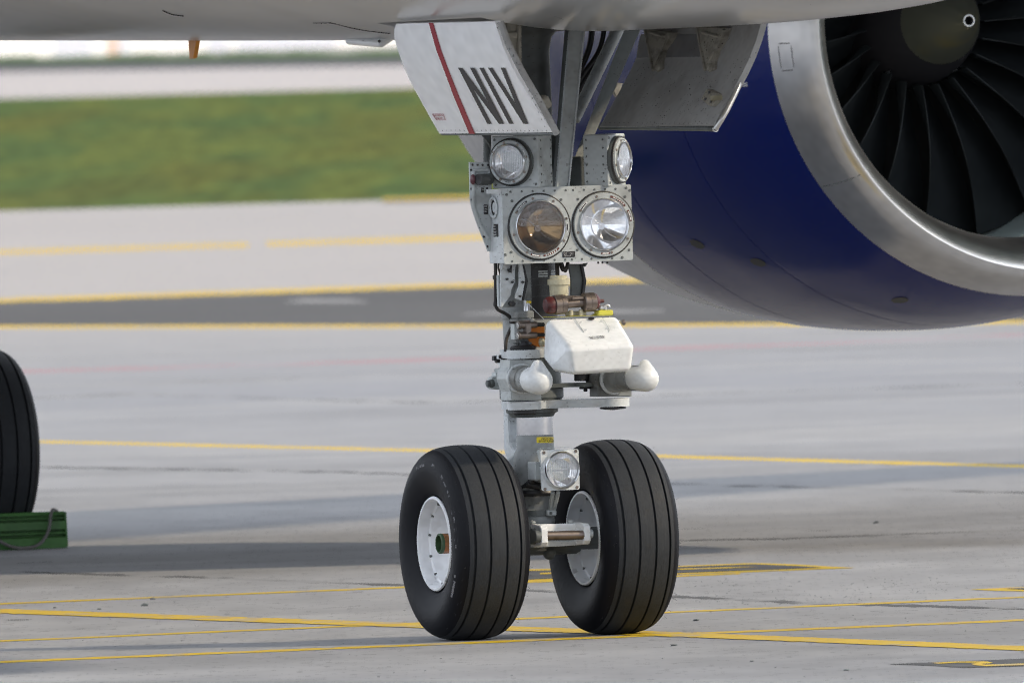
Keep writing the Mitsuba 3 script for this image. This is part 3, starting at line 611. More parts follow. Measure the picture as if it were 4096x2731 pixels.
# ---- nose wheels
AX = .540
def wheel_x(k, u): return q(k, u, 800, 0.0)[0]
LX, RX = wheel_x('4', 623), wheel_x('4', 1660)
WL = wheel(AIR, 'nose_wheel', V(LX, 0, AX), label='left nose wheel with white dished rim and green hub nut in view')
WR = wheel(AIR, 'nose_wheel', V(RX, 0, AX), label='right nose wheel, its grey inner rim in view')
# hub nut on the left wheel
hub = V(LX, 0, AX)
obj('hub_nut', lathe([(.02, .066), (.085, .066), (.088, .064), (.088, .056), (.135, .056), (.138, .053), (.140, .050)], hub, (-1, 0, 0), 8, caps=False), M_RUST, WL, smooth=20)
obj('hub_cap', lathe([(.136, .0565), (.150, .0565), (.154, .052), (.154, .046), (.105, .043), (.105, 0)], hub, (-1, 0, 0), 32, caps=False), M_GREENP, WL)
obj('hub_washer', lathe([(.0125, .10), (.022, .098), (.026, .085), (.026, .06)], hub, (-1, 0, 0), 40, caps=False), M_BLACK, WL)
obj('hub_nut', lathe([(.02, .066), (.085, .066), (.138, .056), (.138, 0)], V(RX, 0, AX), (1, 0, 0), 12, caps=False), M_RUST, WR, smooth=20)
# faded moulded lettering on the near sidewall
def sidewall_pt(th, r_):
    P = np.array(TY); x = np.interp(r_, P[1:, 1], P[1:, 0])
    return hub + V(-x - .0015, r_ * math.cos(th + math.pi), r_ * math.sin(th))   # th measured from the front, upwards
marks = []
for th0, th1, r0, r1 in ((.95, 1.02, .438, .455), (.80, .90, .44, .462), (.70, .74, .44, .450), (.64, .66, .44, .450), (.40, .47, .432, .458), (.28, .36, .436, .452), (.17, .22, .432, .456), (.03, .08, .43, .458), (-.04, .01, .436, .452), (-.70, -.46, .440, .456), (-.42, -.38, .44, .452), (1.25, 1.35, .445, .458), (1.6, 1.9, .43, .445)):
    nn = max(2, int((th1 - th0) / .02)); a = th0
    for i in range(nn):
        b = a + (th1 - th0) / nn * .7; P = [sidewall_pt(a, r0), sidewall_pt(b, r0), sidewall_pt(b, r1), sidewall_pt(a, r1)]
        marks.append(trimesh.Trimesh(np.array(P), [[0, 1, 2], [0, 2, 3]], process=False)); a += (th1 - th0) / nn
obj('sidewall_print', marks, M_CHALK, WL, smooth=False, kind='stuff', label='faded print on the tyre sidewall')
for W, cx in ((WL, LX), (WR, RX)):
    hs = []
    for sgn in (-1, 1):
        for i in range(24):
            th = rng.uniform(-1.2, 1.4) if i < 30 else rng.uniform(1.5, 3.0); x = cx + sgn * rng.uniform(.17, .205); r_ = .505
            o = V(x, -r_ * math.cos(th), AX + r_ * math.sin(th)); dv = V(sgn * .7, -math.cos(th), math.sin(th)) + rng.normal(0, .3, 3)
            hs.append(tube([o, o + dv * .013], .0009, straight=True, sides=4))
    obj('rubber_spews', hs, M_TREAD, W, smooth=False, kind='stuff', label='short rubber whiskers on the tyre shoulders')

# ---- lower leg
obj('axle', [cyl(V(LX, 0, AX), V(RX, 0, AX), .062), cyl(V(-.24, 0, AX), V(.24, 0, AX), .085), ball(q('D', 665, 1455, -.10) + V(0, .06, .01), (.035, .05, .04))], M_GEARD, AIR)
PZ = lambda v: q('D', 550, v, 0)[2]
obj('piston', lathe([(PZ(250), .098), (PZ(240), .101), (PZ(10), .101), (PZ(-60), .101)], V(.012, 0, 0), (0, 0, 1), 64), M_CHROME, AIR)
LEG = thing('lower_leg', parent=AIR)
obj('cylinder', lathe([(AX - .06, .07), (AX + .04, .088), (PZ(1130), .098), (PZ(1100), .099), (PZ(1070), .094), (PZ(1062), .098), (PZ(1000), .098), (PZ(992), .092), (PZ(850), .092), (PZ(835), .10), (PZ(790), .118), (PZ(700), .125), (PZ(600), .128), (PZ(430), .120), (PZ(390), .106), (PZ(245), .1035), (PZ(241), .098)], V(.012, 0, 0), (0, 0, 1), 64), M_GEARM, LEG)
obj('shoulder', rhull([V(-.085, .02, PZ(455)), V(-.10, .10, PZ(520)), V(-.09, .12, PZ(620)), V(-.06, -.06, PZ(720)), V(.0, -.1, PZ(430)), V(.0, -.1, PZ(700)), V(.03, .1, PZ(600))], .025), M_GEAR, LEG, smooth=60)
obj('band', lathe([(PZ(1062), .0995), (PZ(1060), .1015), (PZ(1005), .1015), (PZ(1003), .0995)], V(.012, 0, 0), (0, 0, 1), 48, caps=False), M_GEARD, LEG)
obj('collar', lathe([(PZ(800), .125), (PZ(830), .132), (PZ(860), .125)], V(.012, 0, 0), (0, 0, 1), 48, caps=False), M_BLACK, LEG)
# placard wrapped round the cylinder
def wrap(u0, u1, v0, v1, r_, off, k='D', n=8):
    xs = np.linspace(u0, u1, n); vs = []; fs = []
    for u in xs:
        x = q(k, u, v0, -r_ * .9)[0] - .012; x = max(-r_ * .98, min(r_ * .98, x)); y = -math.sqrt((r_ + off) ** 2 - x * x)
        for v in (v0, v1): vs.append(V(x + .012, y, q(k, u, v, y)[2]))
    for i in range(n - 1): fs += [[2 * i, 2 * i + 1, 2 * i + 3], [2 * i, 2 * i + 3, 2 * i + 2]]
    return trimesh.Trimesh(np.array(vs), np.array(fs), process=False)
PL = thing('inflation_placard', parent=AIR, label='yellow placard on the leg above the lamp')
obj('plate', wrap(490, 710, 268, 326, .1035, .002), M_YLAB, PL)
def bend_text(s, u0, u1, v, h, k='D', r_=.1035):
    m = meshkit.text_mesh(s, h, .0006, False); vv = np.array(m.vertices); vv[:, 0] = (vv[:, 0] - vv[:, 0].min()) / np.ptp(vv[:, 0])
    out = []
    for a, b, c in vv:
        u = u0 + (u1 - u0) * a; x = q(k, u, v, -r_ * .9)[0] - .012; y = -math.sqrt(max((r_ + .0035 + c) ** 2 - x * x, 1e-6)); out.append(V(x + .012, y, q(k, u, v, y)[2] + b))
    m.vertices = np.array(out); return m
obj('lettering', [bend_text('INFLATE TYRES', 538, 675, 294, .0105), bend_text('WITH NITROGEN ONLY', 510, 706, 318, .0105)], M_INK, PL, smooth=False)
# torsion link on the aft side
TL = thing('torsion_link', parent=AIR)
xw = -.085
obj('rail', prism([qx('D', u, v, xw) for u, v in ((158, -320), (120, -440), (75, -500), (60, -560), (150, -560), (205, -440), (205, 0), (222, 320), (255, 390), (300, 425), (312, 520), (300, 620), (262, 650), (238, 600), (185, 470), (165, 400), (160, 200))], .16, 0, .006), M_GEARL, TL)
obj('web', prism([qx('D', u, v, -.03) for u, v in ((200, -300), (430, -300), (430, 410), (330, 405), (280, 390), (235, 340), (215, 250))], .06, 0), M_WHITE, TL)
a = qx('D', 285, 600, xw - .01); obj('pivot', cyl(a, a + V(.19, 0, 0), .040), M_GEAR, TL)
a = qx('D', 225, 550, xw - .02); obj('pin', cyl(a, a + V(.04, 0, 0), .018), M_GEARD, TL)
# small fittings
obj('charging_valve', [tube([q('D', 330, 775, -.02), q('D', 370, 765, -.06), q('D', 430, 720, -.10)], .013), cyl(q('D', 395, 740, -.10), q('D', 540, 770, -.12), .022), cyl(q('D', 425, 725, -.12), q('D', 465, 700, -.13), .02)], M_BLACK, AIR)

# ---- lamps
def lamp(parent, name, c, yaw, ro, rg, ribbed=False, amber=False, plate=None, label=None, labs=(), depth=.05, chrome=True, dead=False):
    """facing -y turned by yaw (positive: towards +x)."""
    L = thing(name, parent=parent, label=label)
    ca, sa = math.cos(yaw), math.sin(yaw); Rm = np.array([[ca, -sa, 0], [sa, ca, 0], [0, 0, 1]])
    A = Rm @ V(0, -1, 0); X = Rm @ V(1, 0, 0); Zv = V(0, 0, 1); c = np.array(c, float)
    P = lambda x, z, o: c + X * x + Zv * z + A * o
    if ro:
        obj('gasket', lathe([(-.02, ro + .001), (-.006, ro + .004), (.003, ro + .002), (.005, ro - .002), (.003, ro - .006)], c, A, 72, caps=False), M_GASKET, L)
        obj('bezel', lathe([(.003, ro - .0055), (.012, ro - .009), (.012, rg + .013), (.014, rg + .011), (.022, rg + .009)], c, A, 72, caps=False), M_GEAR, L)
        sc = []
        for i in range(8):
            th = 2 * math.pi * i / 8 + .25; rr = (ro + rg) / 2
            o = P(rr * math.cos(th), rr * math.sin(th), .0115); sc.append(cyl(o, o + A * .004, .0075, n=10, ch=.001))
        obj('screws', sc, M_BRONZE, L, kind='stuff', label='small screws round the lamp ring')
        for (t0, t1, mm) in labs:
            nn = 10; vs = []; fs = []
            for i in range(nn + 1):
                th = math.radians(t0 + (t1 - t0) * i / nn)
                for rr in (ro - .018, rg + .017): vs.append(P(rr * math.cos(th), rr * math.sin(th), .0145))
            for i in range(nn): fs += [[2 * i, 2 * i + 1, 2 * i + 3], [2 * i, 2 * i + 3, 2 * i + 2]]
            obj('label_strip', trimesh.Trimesh(np.array(vs), np.array(fs), process=False), mm, L, smooth=False)
            tm = []
            for row in (.36, .64):
                rr = (ro - .018) * (1 - row) + (rg + .017) * row
                for i in range(6):
                    th = math.radians(t0 + (t1 - t0) * (.12 + .76 * i / 6)); e = V(0, 0, 0) + X * -math.sin(th) + Zv * math.cos(th)
                    o = P(rr * math.cos(th), rr * math.sin(th), .0155); dd = e * (.007) * (1 if t1 > t0 else -1); rdv = (X * math.cos(th) + Zv * math.sin(th)) * .0016
                    tm.append(trimesh.Trimesh(np.array([o - rdv, o + dd - rdv, o + dd + rdv, o + rdv]), [[0, 1, 2], [0, 2, 3]], process=False))
            obj('label_text', tm, M_WLAB if mm != M_WLAB else M_INK, L, smooth=False, kind='stuff', label='tiny rows of print on the lamp labels')
    obj('rim', lathe([(.004, rg + .0095), (.021, rg + .0095), (.026, rg + .005), (.024, rg + .001), (.012, rg - .002), (-.002, rg - .003)], c, A, 72, caps=False), M_CHROME, L, smooth=60)
    # bowl
    nr, nt = (26, 96); vs, fs = [P(0, 0, .008 - depth)], []
    for i in range(1, nr + 1):
        rr = (rg - .002) * i / nr
        for j in range(nt):
            th = 2 * math.pi * j / nt; x, z = rr * math.cos(th), rr * math.sin(th)
            o = .008 - depth * (1 - (rr / rg) ** 2)
            vs.append(P(x, z, o))
    for j in range(nt): fs.append([0, 1 + j, 1 + (j + 1) % nt])
    for i in range(nr - 1):
        for j in range(nt):
            a, b = 1 + i * nt + j, 1 + i * nt + (j + 1) % nt; fs += [[a, a + nt, b + nt], [a, b + nt, b]]
    obj('reflector', trimesh.Trimesh(np.array(vs), np.array(fs), process=False), M_MIRRORD if amber else M_MIRROR, L, smooth=True)
    if ribbed:
        obj('filament_shield', cbox_at(P, 0, 0, -.020, (rg * .9, .004, .005)), M_ALU, L)
        rods = []; n = 17; rw = rg / n
        for i in range(n):
            x = (i - (n - 1) / 2) * 2 * rw; h = math.sqrt(max((rg - .004) ** 2 - (abs(x) + rw * .6) ** 2, 0))
            if h > .012: rods.append(cyl(P(x, -h, .010), P(x, h, .010), .0013, n=8, ch=.0003))
        obj('flutes', rods, M_CHROME, L, smooth=50, kind='stuff', label='upright flutes of the pressed lens')
    else:
        obj('filament_shield', lathe([(-.03, .012), (-.005, .020), (.0, .018), (.0, 0)], P(-.01, -.01, 0), A, 24, caps=False), M_CHROME if not amber else M_BRONZE, L, smooth=50)
        obj('filament_wire', [tube([P(-.01, -.01, 0), P(-.05 * rg / .13, .03, -.006), P(-rg * .75, rg * .35, -.005)], .002), tube([P(-.01, -.01, 0), P(.03, -.05, -.008), P(rg * .55, -rg * .55, -.004)], .0015)], M_BLACK if amber else M_CHROME, L)
    pr = [(.020 - .008 * 0, rg + .001)] + [(.018 + .012 * (1 - (t) ** 2), (rg + .001) * t) for t in np.linspace(.98, 0, 10)]
    obj('glass', lathe(pr, c, A, 72, caps=False), M_LENS, L, smooth=True)
    return L, P
def cbox_at(P, x, z, o, s):
    return hull([P(x + a * s[0] / 2, z + b * s[1] / 2, o + cc * s[2] / 2) for a in (-1, 1) for b in (-1, 1) for cc in (-1, 1)])

# landing light box
YB = -.42
BX = thing('light_box', parent=AIR, label='grey riveted box holding the two large landing lights')
c4 = [q('2', 555, 655, YB), q('2', 1905, 620, YB), q('2', 1900, 1412, YB), q('2', 555, 1450, YB)]
x0, x1 = (c4[0][0] + c4[3][0]) / 2, (c4[1][0] + c4[2][0]) / 2; z0, z1 = (c4[2][2] + c4[3][2]) / 2, (c4[0][2] + c4[1][2]) / 2
cl, cr = q('2', 932, 1060, YB), q('2', 1600, 1037, YB)
RG = .139
def plate_with_holes():
    pl = shapely.box(x0, z0, x1, z1).buffer(-.012).buffer(.012)
    for c in (cl, cr): pl = pl.difference(shapely.Point(c[0], c[2]).buffer(.150, 48))
    e = trimesh.creation.extrude_polygon(pl, .006, engine='earcut'); vv = np.array(e.vertices)
    m = trimesh.Trimesh(np.column_stack([vv[:, 0], YB + vv[:, 2], vv[:, 1]]), np.array(e.faces), process=False); m.invert(); return m
obj('face_plate', plate_with_holes(), M_GEAR, BX, smooth=False)
obj('shell', [bbox(V(x0 + .004, YB + .006, z0 + .006), V(x0 + .01, YB + .235, z1 - .006), .001), bbox(V(x1 - .01, YB + .006, z0 + .006), V(x1 - .004, YB + .235, z1 - .006), .001),
              bbox(V(x0 + .004, YB + .0065, z1 - .012), V(x1 - .004, YB + .235, z1 - .006), .001), bbox(V(x0 + .004, YB + .0065, z0 + .006), V(x1 - .004, YB + .235, z0 + .012), .001), bbox(V(x0 + .006, YB + .2, z0 + .006), V(x1 - .006, YB + .23, z1 - .006))], M_GEARL, BX, smooth=False)
scr = []
for u in list(np.linspace(632, 1210, 6)) + [1287, 1400, 1510, 1620, 1730]:
    o = q('2', u, 695 - (u - 632) * .026, YB); scr.append(cyl(o + V(0, .002, 0), o + V(0, -.003, 0), .0065, n=8, ch=.001))
for u in list(np.linspace(650, 1205, 6)) + [1275, 1380, 1480, 1695, 1800]:
    o = q('2', u, 1420 - (u - 650) * .030, YB); scr.append(cyl(o + V(0, .002, 0), o + V(0, -.003, 0), .0065, n=8, ch=.001))
for u, v in ((590, 725), (648, 792), (1160, 778), (1337, 773), (1840, 655), (1880, 680), (1828, 748), (640, 1325), (578, 1352), (1330, 1303), (1872, 1303), (1800, 1380), (1158, 1310)):
    o = q('2', u, v, YB); scr.append(cyl(o + V(0, .002, 0), o + V(0, -.004, 0), .008, n=8, ch=.001))
obj('screws', scr, M_GEARD, BX, kind='stuff', label='screw heads on the light box face')
pcd = thing('identification_plate', parent=BX)[:] if False else None
o = q('2', 1177, 1381, YB - .002); o2 = q('2', 1306, 1316, YB - .002)
obj('identification_plate', bbox(o, o2 + V(0, -.002, 0), .0005), M_BLACK, BX)
for s, u, v, wd in (('L00359', 1185, 1343, .022), ('L00358', 1250, 1341, .022), ('RIGHT', 1192, 1358, .014), ('LEFT', 1258, 1356, .012), ('LIGHT-NLG LDG', 1195, 1371, .038)):
    obj('plate_text', text(s, q('2', u, v, YB - .0045), (1, 0, .0), (0, 0, 1), .0045, wd, .0004), M_WLAB, BX, smooth=False)
BR_, WH_ = M_BROWNLAB, M_WLAB
lamp(AIR, 'landing_light', cl + V(0, -.004, 0), 0, .184, RG, amber=True, label='left landing light with a dark amber reflection', labs=((118, 150, M_BLACK), (-12, 6, WH_), (-85, -48, BR_), (-112, -92, BR_)), depth=.085)
lamp(AIR, 'landing_light', cr + V(0, -.004, 0), 0, .184, RG - .002, label='right landing light with a bright clear reflector', labs=((38, 75, BR_), (5, 28, BR_), (128, 150, WH_), (-98, -80, BR_)), depth=.085)
# left side of the box: flange, window ring, placard
sx = x0 + .004
obj('top_flange', prism([q('2', u, v, YB + .0) for u, v in ((392, 672), (548, 665), (530, 715), (396, 715))], .02), M_GEARL, BX)
def side_pt(u, v): return qx('2', u, v, sx)
o = side_pt(466, 860)
obj('window_ring', lathe([(-.004, .050), (.010, .062), (.016, .056), (.014, .048), (.004, .044)], o, (-1, 0, 0), 40, caps=False), M_GEARL, BX, smooth=60)
obj('window_pane', lathe([(.002, .046), (.003, .0)], o, (-1, 0, 0), 32, caps=False), M_BLACK, BX)
obj('window_disc', cyl(o + V(-.002, -.012, 0), o + V(-.008, -.012, 0), .03), M_GEARL, BX)
a, b = side_pt(460, 1165), side_pt(504, 1032)
obj('side_placard', hull([V(sx - .002, a[1], a[2]), V(sx - .002, b[1], a[2]), V(sx - .002, b[1], b[2]), V(sx - .002, a[1], b[2]), V(sx + .001, a[1], a[2]), V(sx + .001, b[1], b[2])]), M_BLACK, BX, smooth=False)
for i, s in enumerate(('B0022', 'HORN', 'APU FIRE', 'WARNING')):
    o = side_pt(463, 1062 + i * 30); obj('plate_text', text(s, V(sx - .003, o[1], o[2]), (0, -1, 0), (0, 0, 1), .0075, .040 if len(s) > 5 else .026, .0004), M_WLAB, BX, smooth=False)

# control panel plate to the left
CP = thing('control_panel', parent=AIR, label='grey flanged control panel plate left of the light box')
YP = -.24
outl = [(208, 385), (432, 385), (432, 1315), (402, 1318), (385, 1265), (345, 1165), (307, 1075), (268, 965), (235, 865), (218, 770)]
obj('flange', prism([q('2', u, v, YP) for u, v in outl], .02, 1, .004), M_GEAR, CP, smooth=False)
bead = [(238, 470), (405, 470), (405, 505)], [(245, 480), (245, 850), (300, 1010), (400, 1180)]
obj('bead', [tube([q('2', u, v, YP - .002) for u, v in bb], .012, straight=True) for bb in bead], M_GEAR, CP, smooth=60)
rv = [(235, 413), (288, 415), (341, 416), (396, 416), (218, 468), (412, 472), (220, 664), (225, 778), (238, 866), (275, 967), (314, 1068), (352, 1166), (390, 1266), (416, 612)]
obj('rivets', [cyl(q('2', u, v, YP), q('2', u, v, YP) + V(0, -.004, 0), .0065, n=8, ch=.001) for u, v in rv], M_BLACK, CP, kind='stuff', label='dark fasteners round the control panel')
a, b = q('2', 290, 567, YP - .075), q('2', 395, 567, YP - .005)
obj('call_button_tube', [lathe([(0, .028), (.002, .031), (.10, .031)], q('2', 292, 567, YP - .06), V(.7, .35, 0), 32, caps=False), cyl(q('2', 330, 567, YP - .05), q('2', 400, 567, YP - .045), .031)], M_GEARD, CP)
obj('tube_bore', lathe([(.004, .028), (.006, 0)], q('2', 292, 567, YP - .06), V(.7, .35, 0), 32, caps=False), M_BLACK, CP)
obj('red_cap', ball(q('2', 240, 567, YP - .02), (.016, .02, .029)), M_LENSRED, CP)
for (u0, u1, v0, v1, rows) in ((325, 355, 652, 703, ('CALL',)), (355, 395, 828, 930, ('APU', 'CONTROL', 'PANEL')), (378, 400, 648, 690, ())):
    obj('placard', bbox(q('2', u0, v1, YP - .001), q('2', u1, v0, YP - .004), .0005), M_BLACK, CP)
    for i, s in enumerate(rows):
        obj('plate_text', text(s, q('2', u0 + 4, v0 + 26 + 27 * i, YP - .0065), (1, 0, 0), (0, 0, 1), .007, .015, .0004), M_WLAB, CP, smooth=False)

# turn-off lights above
def housing(name, kc, yaw, off, wx=.29, hz=.29, dep=.17, label=None, labs=(), dz=0.0):
    ca, sa = math.cos(yaw), math.sin(yaw); Rm = np.array([[ca, -sa, 0], [sa, ca, 0], [0, 0, 1]]); A = Rm @ V(0, -1, 0); X = Rm @ V(1, 0, 0)
    c = kc
    H = thing(name, parent=AIR, label=label)
    def R_(x0_, x1_, o0, o1, zz0, zz1, ch=.006):
        m = bbox(V(x0_, o0, zz0), V(x1_, o1, zz1), ch); m.vertices = m.vertices @ Rm.T + c; return m
    obj('shell', R_(-wx / 2 + off, wx / 2 + off, 0.0, dep, -hz / 2 + dz, hz / 2 + dz), M_GEAR, H, smooth=False)
    obj('mounting_ring', lathe([(-.004, .135), (.014, .134), (.022, .131), (.026, .128)], c, A, 64, caps=False), M_GEARD, H, smooth=40)
    rvt = []
    for t in np.linspace(-.4, .4, 6):
        for xx, oo in ((wx / 2 + off, .03), (wx / 2 + off, dep - .02), (-wx / 2 + off, .03), (-wx / 2 + off, dep - .02)):
            sg_ = 1 if xx > off else -1
            p0 = c + Rm @ V(xx - sg_ * .001, oo, t * hz + dz); rvt.append(cyl(p0, p0 + Rm @ V(sg_ * .004, 0, 0), .006, n=8, ch=.001))
    for a_ in (-1, 1):
        for b_ in (-1, 1):
            p0 = c + Rm @ V(a_ * wx * .43 + off, .001, b_ * hz * .43 + dz); rvt.append(cyl(p0, p0 + A * .004, .0075, n=8, ch=.001))
    obj('rivets', rvt, M_GEARD, H, kind='stuff', label='rivets along the lamp housing edges')
    lamp(AIR, 'turnoff_light', c + A * .026, yaw, .129, .0925, ribbed=True, label=('left' if yaw < 0 else 'right') + ' upper turn-off light in its tilted round ring', labs=labs, depth=.055)
housing('lamp_housing', q('2', 648, 385, -.33), math.radians(-48), .02, label='left lamp housing box above the landing lights', labs=((125, 160, BR_), (5, 40, M_BLACK), (-108, -82, WH_)))
housing('lamp_housing', q('2', 1745, 362, -.36), math.radians(46), 0.0, dep=.15, wx=.25, label='right lamp housing box above the landing lights', labs=((70, 110, WH_),))
# taxi light on the lower leg
TLX = q('D', 742, 598, -.33)
tp = thing('lamp_plate', parent=AIR, label='pale square plate holding the lamp between the nose wheels')
def sq_plate():
    a, b = q('D', 550, 812, -.33), q('D', 922, 388, -.33); pl = shapely.box(a[0], a[2], b[0], b[2]).buffer(-.012).buffer(.012).difference(shapely.Point(TLX[0], TLX[2]).buffer(.096))
    e = trimesh.creation.extrude_polygon(pl, .012, engine='earcut'); vv = np.array(e.vertices)
    m = trimesh.Trimesh(np.column_stack([vv[:, 0], -.33 + vv[:, 2], vv[:, 1]]), np.array(e.faces), process=False); m.invert(); return m
obj('plate', sq_plate(), M_GEARL, tp, smooth=False)
obj('ring', lathe([(.0, .112), (.012, .108), (.016, .102), (.014, .098)], TLX, (0, -1, 0), 64, caps=False), M_GEARL, tp, smooth=50)
obj('housing', [lathe([(-.015, .098), (-.11, .09), (-.14, .05)], TLX, (0, -1, 0), 40), bbox(q('D', 480, 520, -.24), q('D', 560, 700, -.12)), bbox(q('D', 560, 380, -.318), q('D', 800, 372, -.25))], M_GEAR, tp)
for u, v in ((570, 425), (893, 410), (582, 793), (905, 775)):
    o = q('D', u, v, -.33); obj('screw', cyl(o + V(0, .004, 0), o + V(0, -.005, 0), .009, n=12, ch=.002), M_BRONZE, tp)
lamp(AIR, 'taxi_light', TLX + V(0, -.008, 0), 0, 0, .093, ribbed=True, label='round taxi light between the nose wheels', depth=.055)
obj('lamp_brace', [tube([q('D', 660, 825, -.26), q('D', 635, 1000, -.12)], .012, straight=True), tube([q('D', 715, 825, -.26), q('D', 672, 1000, -.12)], .012, straight=True), bbox(q('D', 606, 1066, -.13), q('D', 682, 1000, -.10))], M_GEAR, AIR)
o = q('D', 641, 1036, -.131); obj('brace_bolt', cyl(o + V(0, .003, 0), o + V(0, -.008, 0), .009, n=6), M_GEARD, AIR)

# ---- tow fitting
TF = thing('tow_fitting', parent=AIR, label='white tow fitting with a worn bronze bar between the wheels')
YT = -.34
def pz(u, v, y=YT): return q('D', u, v, y)
obj('yoke', prism([pz(u, v, YT + .10) for u, v in ((490, 1150), (890, 1140), (960, 1155), (965, 1230), (490, 1235))], .05, 1, .005), M_WHITE, TF, smooth=False)
obj('yoke', prism([pz(u, v, YT + .10) for u, v in ((470, 1320), (900, 1318), (920, 1340), (905, 1362), (470, 1385))], .05, 1, .005), M_GEARL, TF, smooth=False)
obj('back_plate', prism([pz(u, v, YT + .13) for u, v in ((440, 1150), (960, 1150), (960, 1350), (440, 1360))], .10), M_GEAR, TF, smooth=False)
for u, vv_, m in ((562, 1265, M_WHITE), (995, 1245, M_WHITE)):
    c = pz(u, vv_)
    lug = [c + V(sx_ * .014, yy, zz) for sx_ in (-1, 1) for yy, zz in ((-.02, -.035), (-.02, .035), (.0, .052), (.0, -.052), (.14, -.058), (.14, .058))]
    obj('lug', rhull(lug, .006), m, TF, smooth=40)
obj('bar', cyl(pz(585, 1266), pz(975, 1256), .0255), M_BRONZE, TF)
obj('bolt_head', [cyl(pz(470, 1272), pz(532, 1270), .034, n=12), cyl(pz(440, 1272, YT + .06), pz(480, 1272, YT + .06), .045, n=20)], M_GEARD, TF)
obj('bolt_end', cyl(pz(1022, 1245), pz(1062, 1244), .024, n=16), M_GEAR, TF)
obj('grease_cap', [cyl(pz(458, 1142, YT + .12), pz(458, 1118, YT + .12), .016), cyl(pz(448, 1118, YT + .12), pz(448, 1102, YT + .12), .004), cyl(pz(838, 1142, YT + .12), pz(838, 1105, YT + .12), .018)], M_GEAR, TF)

# ---- steering collar
Z3 = lambda v: q('3', 1000, v, 0)[2]
SC = thing('steering_collar', parent=AIR)
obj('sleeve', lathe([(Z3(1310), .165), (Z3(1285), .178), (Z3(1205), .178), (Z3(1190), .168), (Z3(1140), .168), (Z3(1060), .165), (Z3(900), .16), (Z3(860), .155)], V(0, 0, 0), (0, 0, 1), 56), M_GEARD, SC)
def pl3(pts, y, dep, m, name, step=.005): return obj(name, prism([q('3', u, v, y) for u, v in pts], dep, 1, step), m, SC, smooth=False)
def lobe(cx, cy, z0_, z1_, r_, back=0.0):
    c2 = shapely.Point(cx, cy).buffer(r_, 24).union(shapely.Polygon([(cx - r_, cy), (cx + r_, cy), (cx * .4 + .10, back), (cx * .4 - .10, back)])).convex_hull
    return c2
def slab(poly2, z0_, z1_):
    e = trimesh.creation.extrude_polygon(poly2, abs(z1_ - z0_), engine='earcut'); vv = np.array(e.vertices)
    return trimesh.Trimesh(np.column_stack([vv[:, 0], vv[:, 1], min(z0_, z1_) + vv[:, 2]]), np.array(e.faces), process=False)
YL = -.26
pl_, pr_ = q('3', 600, 1370, YL), q('3', 1450, 1350, YL)
lowz0, lowz1 = q('3', 600, 1418, YL - .1)[2], q('3', 600, 1338, YL - .1)[2]
lobes = shapely.union_all([shapely.Point(pl_[0], YL).buffer(.092, 24), shapely.Point(pr_[0], YL).buffer(.092, 24), shapely.Point(0, 0).buffer(.17, 32),
                           shapely.Polygon([(pl_[0] - .06, YL + .05), (pl_[0] + .05, YL - .07), (.0, -.12), (-.14, .06)]), shapely.Polygon([(pr_[0] + .06, YL + .05), (pr_[0] - .05, YL - .07), (.0, -.16), (.14, .06)])]).buffer(.015).buffer(-.015)
obj('lower_plate', slab(lobes, lowz0, lowz1), M_GEARL, SC, smooth=40)
upz0, upz1 = q('3', 570, 925, YL - .1)[2], q('3', 570, 842, YL - .1)[2]
obj('upper_plate', slab(lobes, upz0, upz1), M_GEARL, SC, smooth=40)
obj('pivot_nut', lathe([(0, .04), (.004, .066), (.02, .066), (.028, .058), (.03, 0)], V(pl_[0], YL, lowz0), (0, 0, -1), 12), M_BLACK, SC, smooth=20)
obj('pivot_nut', lathe([(0, .05), (.004, .074), (.012, .074), (.014, .060), (.02, 0)], V(pr_[0], YL, lowz0), (0, 0, -1), 12), M_BLACK, SC, smooth=20)
obj('gland_nut', lathe([(0, .145), (.02, .145), (.026, .13), (.045, .118), (.048, .10)], V(0, 0, lowz0), (0, 0, -1), 20, caps=False), M_GEARD, SC, smooth=15)
obj('pivot_cap', lathe([(0, .070), (.012, .074), (.022, .066), (.026, .04), (.05, .036), (.052, 0)], V(pl_[0], YL, upz1), (0, 0, 1), 32), M_BLACK, SC)
obj('mid_plate', slab(shapely.union_all([shapely.Point(0, 0).buffer(.165, 32), shapely.Polygon([(.0, -.16), (.22, -.20), (.24, -.10), (.1, .1)]), shapely.Point(q('3', 1185, 1160, -.2)[0], -.2).buffer(.055)]).buffer(.01), q('3', 1185, 1195, -.25)[2], q('3', 1185, 1155, -.25)[2]), M_GEARD, SC, smooth=40)
o = q('3', 1185, 1195, -.2); obj('link_bolt', [cyl(o, o + V(0, 0, -.012), .034), cyl(o + V(0, 0, -.012), o + V(0, 0, -.026), .012)], M_BLACK, SC)
obj('link_bearing', cyl(q('3', 1150, 1140, -.2), q('3', 1150, 1060, -.2), .042), M_BLACK, SC)

